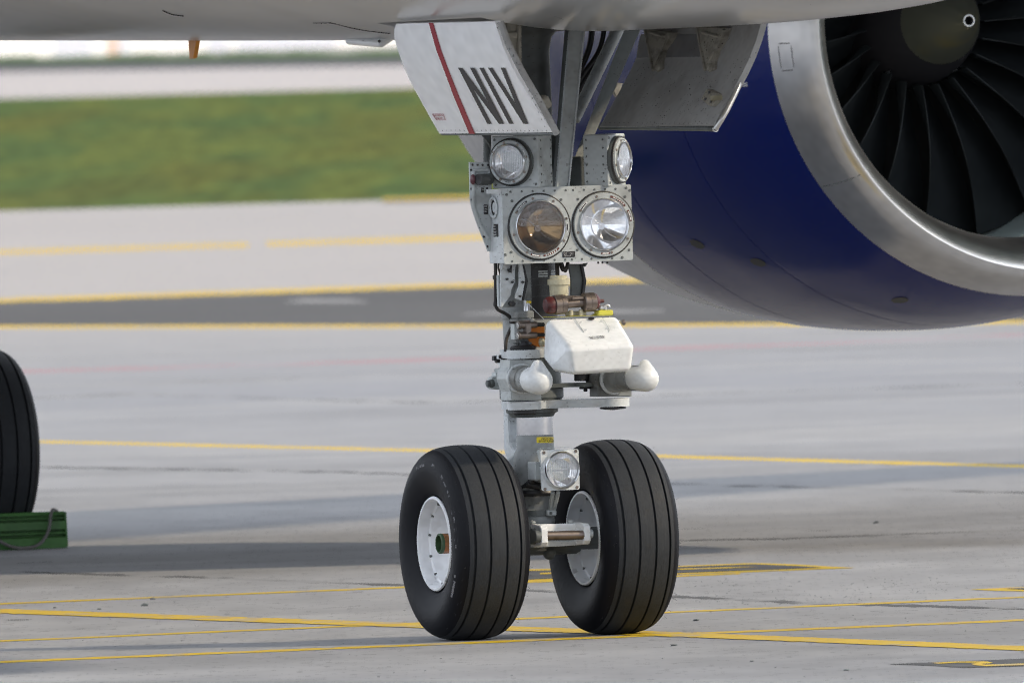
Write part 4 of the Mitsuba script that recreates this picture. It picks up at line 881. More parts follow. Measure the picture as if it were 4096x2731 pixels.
def actuator(name, body, yb, depth, c0, c1, kn, kr, label):
    """body: outline of the trunnion block; c0 -> c1 the barrel axis, kn the knob at the front end."""
    A_ = thing(name, parent=AIR, label=label)
    obj('trunnion', prism([q('3', u, v, yb) for u, v in body], depth, 1, .006), M_GEARM if yb > YL - .08 else M_GEAR, A_, smooth=False)
    c0, c1, kn = np.array(c0), np.array(c1), np.array(kn)
    ax = (c1 - c0) / np.linalg.norm(c1 - c0); Lb = np.linalg.norm(c1 - c0)
    obj('flange', lathe([(0, .082), (.018, .084), (.022, .080), (.022, .066)], c0, ax, 48), M_GEARL, A_)
    obj('barrel', lathe([(.015, .072), (.03, .074), (Lb * .55, .074), (Lb * .56, .0695), (Lb, .0695)], c0, ax, 48), M_GEARM, A_)
    s = trimesh.creation.icosphere(4, 1.0); vv = np.array(s.vertices)
    kd = ax
    pts = kn + vv * kr
    top = kn + V(0, .012, kr * 1.52)
    tops = trimesh.creation.icosphere(2, kr * .46).vertices + top - V(0, 0, kr * .46)
    barrel_end = np.vstack([c1 - ax * .01 + (np.cos(t) * basis(ax)[1] + np.sin(t) * basis(ax)[2]) * .070 for t in np.linspace(0, 6.28, 40)])
    m = hull(np.vstack([pts, barrel_end])); obj('end_cap', m, M_KNOB, A_, smooth=60)
    obj('cap_horn', hull(np.vstack([kn + vv * kr * .995, tops])), M_KNOB, A_, smooth=60)
    obj('cap_joint', lathe([(-.0015, .0705), (0, .0712), (.0015, .0705)], c1 - ax * .01, ax, 48, caps=False), M_GEARD, A_)
    tabs = []
    for th in (2.3, 3.6, -.9): 
        e = (np.cos(th) * basis(ax)[1] + np.sin(th) * basis(ax)[2]); tabs.append(cbox(c0 + e * .08 + ax * .03, (.022, .022, .012), .003))
    obj('clamp_tab', tabs, M_GEAR, A_)
    return A_
actuator('steering_actuator', [(462, 935), (765, 935), (765, 1000), (740, 1060), (760, 1240), (765, 1325), (470, 1325), (468, 1240), (428, 1120), (435, 1050), (458, 1010)], YL - .09, .16,
         q('3', 560, 1115, YL - .095), q('3', 665, 1125, YL - .30), q('3', 738, 1138, YL - .37), .0765, 'left steering actuator with white pear shaped end')
actuator('steering_actuator', [(1365, 1050), (1600, 1040), (1635, 1230), (1635, 1288), (1322, 1290), (1320, 1200), (1280, 1140), (1300, 1060)], YL - .07, .15,
         q('3', 1440, 1125, YL - .075), q('3', 1665, 1110, YL - .30), q('3', 1772, 1118, YL - .35), .0705, 'right steering actuator with white pear shaped end')
# links on the left of the collar
LK = thing('steering_link', parent=AIR)
obj('clevis', [prism([q('3', u, v, .02) for u, v in ((365, 1025), (455, 995), (455, 1050), (372, 1055))], .10), prism([q('3', u, v, -.02) for u, v in ((368, 1078), (450, 1078), (450, 1150), (368, 1155))], .10), prism([q('3', u, v, .0) for u, v in ((372, 1180), (450, 1180), (450, 1225), (372, 1218))], .10)], M_GEAR, LK, smooth=False)
obj('arm', prism([q('3', u, v, .04) for u, v in ((330, 1060), (365, 1045), (372, 1200), (345, 1220), (290, 1215), (275, 1150), (290, 1105), (325, 1090))], .07, 1, .005), M_GEAR, LK, smooth=False)
obj('bolt', [cyl(q('3', 232, 1165, .05), q('3', 262, 1163, .05), .022, n=6), cyl(q('3', 262, 1163, .05), q('3', 300, 1160, .05), .024, n=20)], M_GEARD, LK)
obj('sensor', [bbox(q('3', 330, 965, .02), q('3', 392, 925, .06)), prism([q('3', u, v, .01) for u, v in ((302, 898), (330, 895), (330, 938), (302, 942))], .03), cyl(q('3', 370, 940, .0), q('3', 425, 945, .0), .016), cyl(q('3', 350, 902, .02), q('3', 400, 910, .02), .010)], M_BLACK, LK)

# ---- NO STEP cover
CV = thing('actuator_cover', parent=AIR, label='white moulded cover marked NO STEP in front of the leg')
yf, yk = -.80, -.46
tlb, trb = q('3', 822, 552, yk), q('3', 1490, 522, yk)
tlf, trf = q('3', 1030, 828, yf), q('3', 1652, 795, yf)
blf, brf = q('3', 1055, 1042, yf + .02), q('3', 1632, 1012, yf + .02)
blb, brb = q('3', 808, 930, yk), q('3', 1440, 905, yk)
bml, bmr = q('3', 880, 1018, -.60), q('3', 1510, 985, -.60)
xm = (tlb[0] + tlf[0]) / 2
R0 = .038
ins = V(R0 * .75, 0, 0)
pts = [tlb + ins + V(0, 0, -R0), trb - ins + V(0, 0, -R0), tlf + ins + V(0, R0, -R0 * .35), trf - ins + V(0, R0, -R0 * .35), blf + ins + V(0, R0, R0 * .45), brf - ins + V(0, R0, R0 * .45), blb + ins + V(0, 0, R0 * .5), brb - ins + V(0, 0, R0 * .5), bml + ins + V(0, 0, R0 * .5), bmr - ins + V(0, 0, R0 * .5)]
m = rhull(pts, R0)
obj('shell', m, M_WHITE, CV, smooth=60)
# slope frame for lettering and seams
n1 = np.cross(trf - tlf, tlb - tlf); n1 /= np.linalg.norm(n1)
if n1[2] < 0: n1 = -n1
def slope(u, v, off=.0):
    o_ = (tlf + tlb + trf + trb) / 4 + n1 * off; w_ = RZ.T @ ray('3', u, v); t_ = ((o_ - CO) @ n1) / (w_ @ n1); return CO + w_ * t_
dn = (np.array(pts[2]) - tlf) @ n1
surf = max((np.array(m.vertices) - (tlf + tlb) / 2) @ n1)
def sl(u, v, off=.0015): return slope(u, v, surf + off - (((tlf + tlb + trf + trb) / 4 - (tlf + tlb) / 2) @ n1))
rt = sl(1385, 712) - sl(1240, 722); wd = np.linalg.norm(rt); rt /= wd; upv = np.cross(n1, rt)
obj('lettering', text('NO STEP', sl(1240, 735), rt, upv, .034, wd, .0008), M_INK, CV, smooth=False)
obj('vent_hole', [trimesh.Trimesh(np.vstack([[sl(1243 + 31 * math.cos(t), 535 + 14 * math.sin(t), .001) for t in np.linspace(0, 2 * math.pi, 25)[:-1]], [sl(1243, 535, .001)]]), np.array([[i, (i + 1) % 24, 24] for i in range(24)]), process=False)], M_BLACK, CV, smooth=False)
obj('seam', [tube([sl(1085, 540, -.001), sl(1172, 668, -.001)], .0022, straight=True, sides=6), tube([sl(1350, 530, -.001), sl(1415, 640, -.001), sl(1412, 665, -.001)], .0016, straight=True, sides=6)], M_GEAR, CV)
nt_ = []
for i in range(9):
    a, b = sl(1400, 548 + i * 12), sl(1470 + 8 * (i % 4), 545 + i * 12); e = upv * .0012
    nt_.append(trimesh.Trimesh(np.array([a - e, b - e, b + e, a + e]), [[0, 1, 2], [0, 2, 3]], process=False))
obj('fine_print', nt_, M_GEARL, CV, smooth=False, kind='stuff', label='faint rows of small print on the white cover')
nt_ = []
for u, v in ((1145, 572), (1190, 648), (1338, 565), (1385, 638), (1510, 560)):
    o = sl(u, v, -.002); nt_.append(cyl(o, o + n1 * .004, .006, n=12, ch=.001))
obj('fasteners', nt_, M_GEARL, CV, kind='stuff', label='flush fasteners of the white cover')

# ---- upper leg
Zb = lambda v: q('B', 1090, v, 0)[2]
obj('strut', lathe([(Z3(900), .145), (Zb(1000), .15), (Zb(980), .155), (Zb(60), .155), (Zb(-400), .155)], V(0, 0, 0), (0, 0, 1), 64), M_GEARM, AIR)
def wrapB(u0, u1, v0, v1, r_=.155, off=.003, n=14, mtl=None):
    xs = np.linspace(q('B', u0, 500, -r_ * .8)[0], q('B', u1, 500, -r_ * .6)[0], n); vs, fs = [], []
    for x in xs:
        x = max(-r_ * .97, min(r_ * .985, x)); y = -math.sqrt((r_ + off) ** 2 - x * x)
        vs += [V(x, y, Zb(v0)), V(x, y, Zb(v1))]
    for i in range(n - 1): fs += [[2 * i, 2 * i + 1, 2 * i + 3], [2 * i, 2 * i + 3, 2 * i + 2]]
    return trimesh.Trimesh(np.array(vs), np.array(fs), process=False)
DP = thing('data_plate', parent=AIR, label='black data plate wrapped round the leg')
obj('sheet', wrapB(935, 1560, 40, 990), M_BLACK, DP, smooth=60)
obj('fields', [wrapB(a, b, v, v + 26, off=.005, n=5) for v in (170, 212, 252) for a, b in ((1050, 1190), (1290, 1395))], M_GEAR, DP)
obj('rules', [wrapB(940, 1290, v, v + 5, off=.005, n=8) for v in (298, 415, 606)] + [wrapB(1040 + 20 * (i % 3), 1280, 455 + i * 16, 457 + i * 16, off=.005, n=5) for i in range(9)], M_GEARD, DP, kind='stuff', label='rows of small print on the black data plate')
def bendB(s, u0, u1, v, h):
    m = meshkit.text_mesh(s, h, .0005); vv = np.array(m.vertices); vv[:, 0] = (vv[:, 0] - vv[:, 0].min()) / np.ptp(vv[:, 0]); out = []
    xa, xb = q('B', u0, 500, -.13)[0], q('B', u1, 500, -.13)[0]
    for a, b, c in vv:
        x = xa + (xb - xa) * a; out.append(V(x, -math.sqrt(.160 ** 2 - x * x) - c, Zb(v) + b))
    m.vertices = np.array(out); return m
obj('lettering', [bendB('BOEING COMPANY', 1000, 1335, 130, .011), bendB('WARNING', 1120, 1275, 448, .009)], M_GEARD, DP, smooth=False)
# bracket plates below the box
BP = thing('bracket', parent=AIR, label='pale bracket plates below the light box at left')
def pB(pts, y, dep, m, name='plate', step=.003, par=None): return obj(name, prism([q('B', u, v, y) for u, v in pts], dep, 1, step), m, par or BP, smooth=False)
pB([(440, 230), (480, 60), (720, 60), (690, 140), (680, 370), (625, 500), (612, 600), (465, 800), (440, 790)], -.22, .012, M_GEARL)
pB([(750, 60), (815, 60), (865, 330), (800, 692), (690, 650), (690, 600), (755, 440), (758, 150)], -.25, .012, M_GEARL)
pB([(815, 60), (850, 90), (912, 360), (842, 682), (800, 690), (866, 335)], -.252, .03, M_BLACK, 'edge_strip')
pB([(612, 575), (690, 560), (700, 650), (700, 802), (468, 802)], -.20, .012, M_GEARM, 'gusset')
pB([(685, 60), (750, 60), (755, 400), (700, 470), (650, 600), (625, 610), (630, 500), (690, 380)], -.20, .02, M_GEARM, 'channel')
pB([(560, 145), (610, 140), (612, 90), (640, 85), (630, 215), (600, 200), (562, 180)], -.24, .01, M_BLACK, 'clip')
for u, v, r_ in ((555, 320, .007), (645, 370, .007), (825, 370, .007), (778, 612, .007), (645, 740, .017)):
    o = q('B', u, v, -.265 if u > 700 else -.235); 
    obj('bolt', cyl(o + V(0, .03, 0), o + V(0, -.004, 0), r_, n=6, ch=.001), M_BLACK, BP)
pB([(400, 255), (445, 255), (445, 785), (412, 785)], -.18, .03, M_GEAR, 'side_rail')
BP2 = thing('bracket', parent=AIR, label='bracket plates below the light box at right, shade put into their dark paint')
pB([(1590, 60), (1815, 60), (1850, 330), (1825, 600), (1640, 600), (1640, 300)], -.20, .012, M_GEARD, par=BP2)  # mirrors the left plates; painted darker to carry the shade here
pB([(1800, 60), (1850, 60), (1908, 350), (1875, 600), (1825, 600), (1855, 330)], -.215, .03, M_BLACK, 'edge_strip', par=BP2)
pB([(1860, 50), (1935, 45), (1900, 100), (1880, 110)], -.21, .02, M_GEARD, 'tab', par=BP2)
for u in (2105, 2180, 2262): 
    o = q('B', u, 20, -.30); obj('stud', cyl(o, o + V(0, 0, -.012), .006, n=8), M_BLACK, BP2)
obj('wiring', [tube([q('B', 1460, 40, -.2), q('B', 1500, 160, -.22), q('B', 1560, 130, -.22), q('B', 1590, 40, -.2)], .010), tube([q('B', 1490, 40, -.18), q('B', 1545, 190, -.19), q('B', 1600, 60, -.18)], .007), tube([q('B', 1405, 40, -.2), q('B', 1410, 240, -.25)], .012)], M_HOSE, AIR)
obj('strut_pipes', [tube([q('B', 860, 690, -.17), q('B', 860, 940, -.17)], .0085, straight=True), tube([q('B', 912, 700, -.18), q('B', 905, 900, -.18), q('B', 930, 1010, -.2), q('B', 980, 1040, -.24)], .010)], M_CHROME, AIR)
obj('pipe_clamp', [bbox(q('B', 885, 740, -.19), q('B', 945, 690, -.17))], M_YLAB, AIR)
obj('safety_wire', tube([q('B', 850, 680, -.27), q('B', 1180, 1005, -.42)], .0016, straight=True, sides=5), M_ALU, AIR)
obj('strut_lug', [bbox(q('B', 722, 1000, -.2), q('B', 900, 860, -.1)), bbox(q('B', 720, 1050, -.22), q('B', 890, 990, -.1)), prism([q('B', u, v, -.02) for u, v in ((640, 815), (690, 800), (720, 850), (720, 1010), (690, 1060), (660, 1080), (645, 1000))], .12)], M_GEARM, AIR, smooth=False)
# hydraulic reservoir
RS = thing('reservoir', parent=AIR, label='cream metal pot with a flanged cap above the bronze damper')
rc = q('B', 1435, 500, -.36); zz = lambda v: q('B', 1435, v, -.36)[2]
obj('pot', lathe([(zz(640), .050), (zz(520), .0535), (zz(460), .0525), (zz(430), .054), (zz(415), .055)], V(rc[0], rc[1], 0), (0, 0, 1), 40), M_CREAM, RS)
obj('cap', lathe([(zz(416), .055), (zz(414), .0625), (zz(325), .0625), (zz(316), .058), (zz(315), .049), (zz(262), .049), (zz(255), .045), (zz(254), 0)], V(rc[0], rc[1], 0), (0, 0, 1), 40), M_CREAM, RS)
# bronze damper
DM = thing('shimmy_damper', parent=AIR, label='bronze damper cylinder with maroon end caps above the white cover')
yd = -.44
pa, pb = q('B', 1250, 770, yd), q('B', 2100, 700, yd); ax = (pb - pa) / np.linalg.norm(pb - pa)
def along(u, v=None): 
    x = q('B', u, 730, yd)[0]; t_ = (x - pa[0]) / ax[0]; return t_
def dlath(pr, n=40): return lathe([(along(u), r_) for u, r_ in pr], pa, ax, n)
obj('end_cap', dlath([(1190, .030), (1205, .040), (1240, .047), (1290, .049), (1345, .047)]), M_REDCAP, DM)
obj('cylinder', dlath([(1340, .050), (1348, .0545), (1450, .0545), (1455, .0525), (1460, .0545), (1530, .0545), (1545, .048), (1560, .03)]), M_BRONZE, DM)
obj('neck', dlath([(1540, .020), (1590, .0245), (1820, .0245), (1860, .02)]), M_BRONZE, DM)
obj('cylinder', dlath([(1835, .03), (1850, .050), (1865, .0535), (1945, .0535), (1950, .0515), (1956, .0535), (2030, .0535), (2045, .048)]), M_BRONZE, DM)
obj('end_cap', dlath([(2030, .046), (2060, .046), (2090, .038), (2115, .028), (2120, .012), (2195, .010), (2205, .008)]), M_REDCAP, DM)
obj('saddle', [bbox(q('B', 1490, 690, yd + .02), q('B', 1680, 600, yd + .06)), tube([q('B', 1660, 650, yd - .02), q('B', 1850, 640, yd - .02)], .010, straight=True), bbox(q('B', 1725, 620, yd), q('B', 1830, 600, yd + .04))], M_BRONZE, DM)
obj('mount', [cyl(q('B', 1645, 950, yd + .0), q('B', 1640, 850, yd + .0), .012), cyl(q('B', 1815, 950, yd + .0), q('B', 1810, 840, yd + .0), .012), bbox(q('B', 1600, 870, yd + .03), q('B', 1850, 950, yd + .09))], M_CREAM, DM)
obj('mount_bracket', [bbox(q('B', 1240, 975, -.45), q('B', 2110, 935, -.36)), bbox(q('B', 2112, 950, -.47), q('B', 2288, 845, -.40)), prism([q('B', u, v, -.42) for u, v in ((1990, 950), (2112, 870), (2112, 950))], .02)], M_YELG, AIR, smooth=False)
obj('quick_release', [bbox(q('B', 2135, 850, -.46), q('B', 2220, 765, -.42)), tube([q('B', 2200, 790, -.46), q('B', 2255, 762, -.46), q('B', 2295, 778, -.46), q('B', 2300, 800, -.46)], .006), cyl(q('B', 2235, 850, -.46), q('B', 2235, 800, -.46), .006)], M_ALU, AIR)
obj('cover_bolt', cyl(q('3', 1540, 575, -.46), q('3', 1568, 572, -.46), .016, n=12), M_BRONZE, AIR)
obj('cover_bolt', cyl(q('3', 1415, 490, -.42), q('3', 1455, 488, -.42), .012, n=12), M_BRONZE, AIR)
# steering valve block to the left of the cover
SV = thing('steering_valve', parent=AIR, label='two stacked bronze valve cylinders left of the white cover')
for v in (1115, 1290):
    a, b = q('B', 735, v - 5, -.34), q('B', 1050, v - 15, -.34); axv = (b - a) / np.linalg.norm(b - a); Lv = np.linalg.norm(b - a)
    obj('cylinder', lathe([(0, .022), (.003, .024), (.012, .024), (.016, .020), (.05, .021), (Lv * .6, .021), (Lv * .62, .018), (Lv, .0175)], a, axv, 28), M_BRONZE, SV)
    obj('rod', cyl(b, q('B', 1190, v - 20, -.34), .011), M_BLACK, SV)
    obj('end_disc', cyl(q('B', 718, v + 5, -.345), q('B', 740, v, -.345), .017), M_ALU, SV)
pB([(865, 1090), (968, 1075), (965, 1215), (885, 1270)], -.365, .05, M_BRONZE, 'bridge', par=SV)
pB([(672, 1085), (725, 1085), (725, 1350), (680, 1350)], -.30, .06, M_GEAR, 'side_plate', par=SV)
obj('actuator_block', prism([q('B', u, v, -.28) for u, v in ((910, 1130), (1190, 1130), (1190, 1470), (1080, 1480), (915, 1400))], .08), M_ORANGE, AIR, smooth=False)
obj('valve_knob', ball(q('B', 1140, 1400, -.32), (.018, .02, .026)), M_CREAM, AIR)
obj('pivot_stud', [cyl(q('B', 690, 1440, -.28), q('B', 690, 1400, -.28), .012), cyl(q('B', 930, 1440, -.28), q('B', 930, 1395, -.28), .014), cyl(q('B', 740, 1420, -.26), q('B', 880, 1360, -.26), .03)], M_GEARD, AIR)
# hose at the left
HZ = thing('hydraulic_hose', parent=AIR, label='black hose with clamps down the left of the leg')
yh = -.08
obj('hose', tube([q('B', u, v, yh) for u, v in ((348, 40), (352, 250), (350, 500), (355, 740), (390, 840), (520, 910), (600, 975), (640, 1050), (640, 1110), (590, 1210), (545, 1320), (527, 1420), (525, 1500), (520, 1560))], .0095, 8, 12), M_HOSE, HZ, smooth=60)
for v, u in ((290, 352), (745, 362), (1040, 635)):
    o = q('B', u, v, yh); obj('clamp', [cyl(o + V(0, 0, .012), o - V(0, 0, .012), .0165), cyl(o, o + V(.04, .01, 0), .008)], M_HOSE, HZ)
obj('cable', tube([q('B', u, v, -.10) for u, v in ((405, 40), (400, 130), (430, 230), (436, 420), (432, 600), (430, 780))], .006), M_HOSE, HZ, smooth=60)

# ---- upper cylinder, braces and hoses in the bay
zt = 3.9
uc = q('1', 1265, 500, .05)
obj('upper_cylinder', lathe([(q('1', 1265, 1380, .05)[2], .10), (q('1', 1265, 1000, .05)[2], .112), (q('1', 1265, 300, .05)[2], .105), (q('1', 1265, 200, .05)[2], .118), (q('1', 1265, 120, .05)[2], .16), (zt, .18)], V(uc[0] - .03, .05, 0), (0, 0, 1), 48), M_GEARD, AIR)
def beam(pt, pb_, depth, m, name, parent=AIR, y=-.30, ytop=None):
    """pt: (left, right, v) at the top, pb_: at the bottom; front face lies between planes y (bottom) and ytop."""
    yt = y if ytop is None else ytop
    T_ = [q('1', pt[0], pt[2], yt), q('1', pt[1], pt[2], yt)]; B_ = [q('1', pb_[0], pb_[2], y), q('1', pb_[1], pb_[2], y)]
    P = T_ + B_; P = P + [p_ + V(0, depth, 0) for p_ in P]; return obj(name, hull(P), m, parent, smooth=False)
DB = thing('drag_brace', parent=AIR, label='long grey drag brace rising into the bay')
ext = lambda a, b, v0, v1, v: a + (b - a) * (v - v0) / (v1 - v0)
for nm, (tl_, tr_), (bl_, br_), yy, mm, dpt in (('flange', (1530, 1650), (1425, 1525), -.28, M_GEAR, .025), ('web', (1555, 1575), (1450, 1470), -.262, M_GEARD, .12), ('flange', (1500, 1615), (1400, 1500), -.14, M_GEARD, .025)):
    beam((ext(tl_, bl_, 130, 1365, -150), ext(tr_, br_, 130, 1365, -150), -150), (bl_, br_, 1365), dpt, mm, nm, DB, yy)
beam((ext(1636, 1515, 130, 1365, -150), ext(1650, 1525, 130, 1365, -150), -150), (1515, 1525, 1365), .012, M_GEARL, 'lip', DB, -.293)
obj('side_brace', [hull([q('1', u, v, y) for u, v, y in ((2000, 20, .25), (2130, 20, .25), (1490, 1330, -.1), (1560, 1330, -.1), (2000, 20, .35), (2130, 20, .35), (1490, 1330, .0), (1560, 1330, .0))])], M_GEARD, AIR, smooth=False)
obj('retract_rod', cyl(q('1', 1950, 40, .15), q('1', 1560, 840, -.02), .034), M_GEAR, AIR)
for i, (P, r_) in enumerate((([(1705, 60), (1695, 200), (1665, 320), (1600, 460), (1540, 560)], .017), ([(1800, 60), (1785, 200), (1740, 330), (1640, 470), (1560, 600)], .014), ([(1890, 60), (1845, 220), (1760, 370), (1660, 500), (1580, 640), (1540, 760)], .020))):
    obj('bay_hose', tube([q('1', u, v, .12 + .03 * i) for u, v in P], r_), M_BLACK, AIR, smooth=60)
obj('rear_pipe', [tube([q('1', 880, 940, .2), q('1', 880, 1180, .2), q('1', 885, 1420, .2)], .022), prism([q('1', u, v, .0) for u, v in ((840, 955), (910, 955), (910, 1060), (895, 1030))], .02)], M_GEARD, AIR)
obj('rear_block', [bbox(q('1', 1520, 1130, -.1), q('1', 1610, 1370, .15)), bbox(q('1', 1290, 960, -.05), q('1', 1400, 1370, .2))], M_GEARD, AIR, smooth=False)
obj('strut_cap', [bbox(q('2', 430, 640, -.2), q('2', 1075, 110, .1))], M_GEARD, AIR, smooth=False) if False else None

# ---- gear doors
HL = .79
ZD0 = q('1', 545, 78, -.5)[2]
CURVE = np.array([(0, 0), (45, 14), (90, 33), (135, 57), (180, 85), (255, 134)]) / (413.0 * np.array([1.0, .934]))
def dx(dz): return PchipInterpolator(CURVE[:, 0], CURVE[:, 1])(np.clip(dz, 0, CURVE[-1, 0]))
HD = CURVE[-1, 0]
def door_x(z, sgn): return sgn * (HL - dx(ZD0 - z))
def on_door(k, u, v, sgn):
    y = -.6
    for _ in range(6):
        p_ = q(k, u, v, y); x = float(door_x(p_[2], sgn)); p_ = qx(k, u, v, x); y = p_[1]
    return p_
def door_edges():
    fr_, bk_ = [], []
    for t in np.linspace(0, 1, 14):
        fr_.append(t)
    return fr_
dl_top = [on_door('1', 130, 85, -1), on_door('1', 942, 68, -1)]; dl_bot = [on_door('1', 505, 950, -1), on_door('1', 1395, 958, -1)]
dr_top = [on_door('G', 690, 60, 1), on_door('G', 2235, -10, 1)]; dr_bot = [on_door('G', 75, 1385, 1), on_door('G', 1600, 1385, 1)]
print('door y ranges', [p_[1] for p_ in dl_top + dl_bot], [p_[1] for p_ in dr_top + dr_bot], ZD0)
def door_mesh(sgn, y00, y01, y10, y11, th=.03, notch=False):
    """outer skin and inner skin of the curved door; y00/y01: aft/forward edge at the hinge, y10/y11 at the bottom."""
    n, m = 18, 12; O, I = [], []
    for i in range(n + 1):
        t = i / n; z = ZD0 - HD * t; x = door_x(z, sgn)
        e = .004; dz_ = float(door_x(z - e, sgn) - door_x(z + e, sgn)) / (2 * e); nv = V(1, 0, dz_) * sgn; nv /= np.linalg.norm(nv)
        for j in range(m + 1):
            s = j / m; ya, yb_ = y00 + (y10 - y00) * t, y01 + (y11 - y01) * t
            rc_ = .05 * max(0, 1 - t * 7) if not notch else 0.0
            if sgn < 0: ya_ = ya - .07 * max(0, 1 - t * 7) ** 2
            else: ya_ = ya
            y = ya_ + (yb_ - ya_) * s
            O.append(V(x, y, z)); I.append(V(x, y, z) - nv * th)
    O, I = np.array(O), np.array(I); vs = np.vstack([O, I]); N = len(O); fs = []; w_ = m + 1
    def qd(a, b, c, d_): fs.extend([[a, b, c], [a, c, d_]])
    for i in range(n):
        for j in range(m):
            a = i * w_ + j; qd(a, a + 1, a + w_ + 1, a + w_); qd(N + a, N + a + w_, N + a + w_ + 1, N + a + 1)
        for j in (0, m):
            a = i * w_ + j; qd(a, a + w_, N + a + w_, N + a)
    for j in range(m):
        for i in (0, n):
            a = i * w_ + j; qd(a, a + 1, N + a + 1, N + a)
    mm = trimesh.Trimesh(vs, np.array(fs), process=True); trimesh.repair.fix_normals(mm); return mm
D1 = thing('gear_door', parent=AIR, label='white nose gear door with a red stripe and the letters NIV')
obj('panel', door_mesh(-1, dl_top[0][1], dl_top[1][1], dl_bot[0][1], dl_bot[1][1]), M_DOOR, D1, smooth=30)
def stroke(tops, bots, k='1', n=12, off=.003, sgn=-1):
    """quads following the door between (uL, uR, v) at the top and the bottom."""
    rows = []
    for t in np.linspace(0, 1, n + 1):
        a = np.array(tops) * (1 - t) + np.array(bots) * t; rows.append((on_door(k, a[0], a[2], sgn) + V(sgn * off, 0, 0), on_door(k, a[1], a[2], sgn) + V(sgn * off, 0, 0)))
    vs = np.array([x for r_ in rows for x in r_]); fs = []
    for i in range(n): fs += [[2 * i, 2 * i + 2, 2 * i + 3], [2 * i, 2 * i + 3, 2 * i + 1]]
    return trimesh.Trimesh(vs, np.array(fs), process=False)
stp = [(424, 459, 80), (486, 524, 300), (540, 577, 440), (618, 660, 650), (742, 787, 950)]
obj('red_stripe', [stroke(stp[i], stp[i + 1], n=6) for i in range(4)], M_RED, D1, smooth=False)
ls, le = 433, 872
obj('letter', [stroke((655, 688, ls), (884, 920, le), off=.003), stroke((655, 690, ls), (978, 1018, le), off=.0045), stroke((752, 786, ls), (984, 1018, le), off=.006)], M_INK, D1, smooth=False, label='letter N')
obj('letter', stroke((822, 856, ls), (1056, 1092, le)), M_INK, D1, smooth=False, label='letter I')
obj('letter', [stroke((890, 925, ls), (1168, 1206, le)), stroke((992, 1024, ls), (1172, 1206, le), off=.0045)], M_INK, D1, smooth=False, label='letter V')
pl4 = [(452, 794, 538, 796), (488, 843, 557, 841)]
obj('placard_frame', [stroke((452, 541, 793), (453, 542, 796), n=1), stroke((484, 557, 840), (486, 558, 843), n=1), stroke((452, 456, 793), (484, 489, 843), n=2), stroke((537, 541, 793), (554, 558, 843), n=2)], M_RED, D1, smooth=False)
pt0, pt1 = on_door('1', 463, 812, -1), on_door('1', 540, 812, -1)
wdp = np.linalg.norm(pt1 - pt0); dn_ = on_door('1', 480, 838, -1) - on_door('1', 462, 800, -1); dn_ /= np.linalg.norm(dn_)
obj('placard_text', [text('INFLATE TYRES WITH', pt0 + V(-.004, 0, 0), (0, -1, 0), -dn_, .012, wdp, .0005), text('NITROGEN ONLY', on_door('1', 482, 834, -1) + V(-.004, 0, 0), (0, -1, 0), -dn_, .012, wdp * .75, .0005)], M_RED, D1, smooth=False)
rvt = []
for u in np.arange(530, 1370, 34):
    o = on_door('1', u, 922, -1); rvt.append(cyl(o + V(.003, 0, 0), o + V(-.002, 0, 0), .004, n=6, ch=.0005))
for i in range(15):
    t = i / 14; o = on_door('1', 960 + (1330 - 960) * t ** .9, 120 + 770 * t, -1); rvt.append(cyl(o + V(.003, 0, 0), o + V(-.002, 0, 0), .004, n=6, ch=.0005))
obj('rivets', rvt, M_GEARD, D1, kind='stuff', label='small rivets along the white door edges')
edge = [on_door('1', np.interp(v, [70, 250, 450, 700, 955], [955, 1020, 1120, 1265, 1402]), v, -1) + V(.016, -.012, 0) for v in np.linspace(72, 950, 10)]
obj('edge_seal', tube(edge, .019, 4, 10), M_DOORIN, D1, smooth=60)
obj('bottom_seal', tube([on_door('1', u, 952, -1) + V(.012, 0, -.0) for u in (510, 950, 1400)], .007, straight=True), M_GEARD, D1)
# goose-neck hinge and latch of the left door
obj('hinge_arm', [prism([q('1', u, v, -1.0) for u, v in ((1020, 60), (1150, 60), (1140, 160), (1135, 400), (1125, 420), (1085, 330), (1055, 210), (1030, 150))], .05, 1, .008), bbox(q('1', 1035, 205, -1.02), q('1', 1110, 150, -1.0)), tube([q('1', 1130, 60, -1.01), q('1', 1132, 400, -1.01)], .012, straight=True)], M_BRKT, D1, smooth=False)
obj('latch', [prism([q('1', u, v, -1.05) for u, v in ((1282, 690), (1330, 645), (1360, 655), (1392, 720), (1375, 745), (1330, 770), (1310, 740))], .05, 1, .006), cyl(q('1', 1330, 670, -1.06), q('1', 1335, 660, -1.04), .012), cyl(q('1', 1325, 745, -1.06), q('1', 1330, 735, -1.04), .012)], M_BRKT, D1, smooth=False)
D2 = thing('gear_door', parent=AIR, label='right nose gear door showing its grey inner side')
obj('panel', door_mesh(1, dr_top[0][1], dr_top[1][1], dr_bot[0][1], dr_bot[1][1], .035, True), M_DOORIN, D2, smooth=30)
def inn(u, v, off=.04, k='G'):
    p_ = on_door(k, u, v, 1); return p_ + V(-off, 0, 0)
e2 = [inn(np.interp(v, [0, 300, 600, 900, 1200, 1400], [2215, 2110, 1990, 1870, 1720, 1590]), v, .02) for v in np.linspace(-5, 1395, 12)]
obj('edge_seal', tube(e2, .016, 4, 12), M_ALU, D2, smooth=60)
obj('bottom_tube', tube([inn(40, 1372, .015), inn(800, 1378, .015), inn(1570, 1392, .015)], .015, straight=True), M_GEARD, D2)
o = inn(1580, 1395, .015); obj('tube_end', lathe([(0, .0165), (.012, .0165), (.012, .011), (.002, .010)], o, (0, -1, 0), 24, caps=False), M_ALU, D2)
rvt = []
for u in np.arange(100, 1530, 62):
    o = inn(u, 1318 + u * .006, .036); rvt.append(cyl(o, o + V(-.004, 0, 0), .006, n=8, ch=.001))
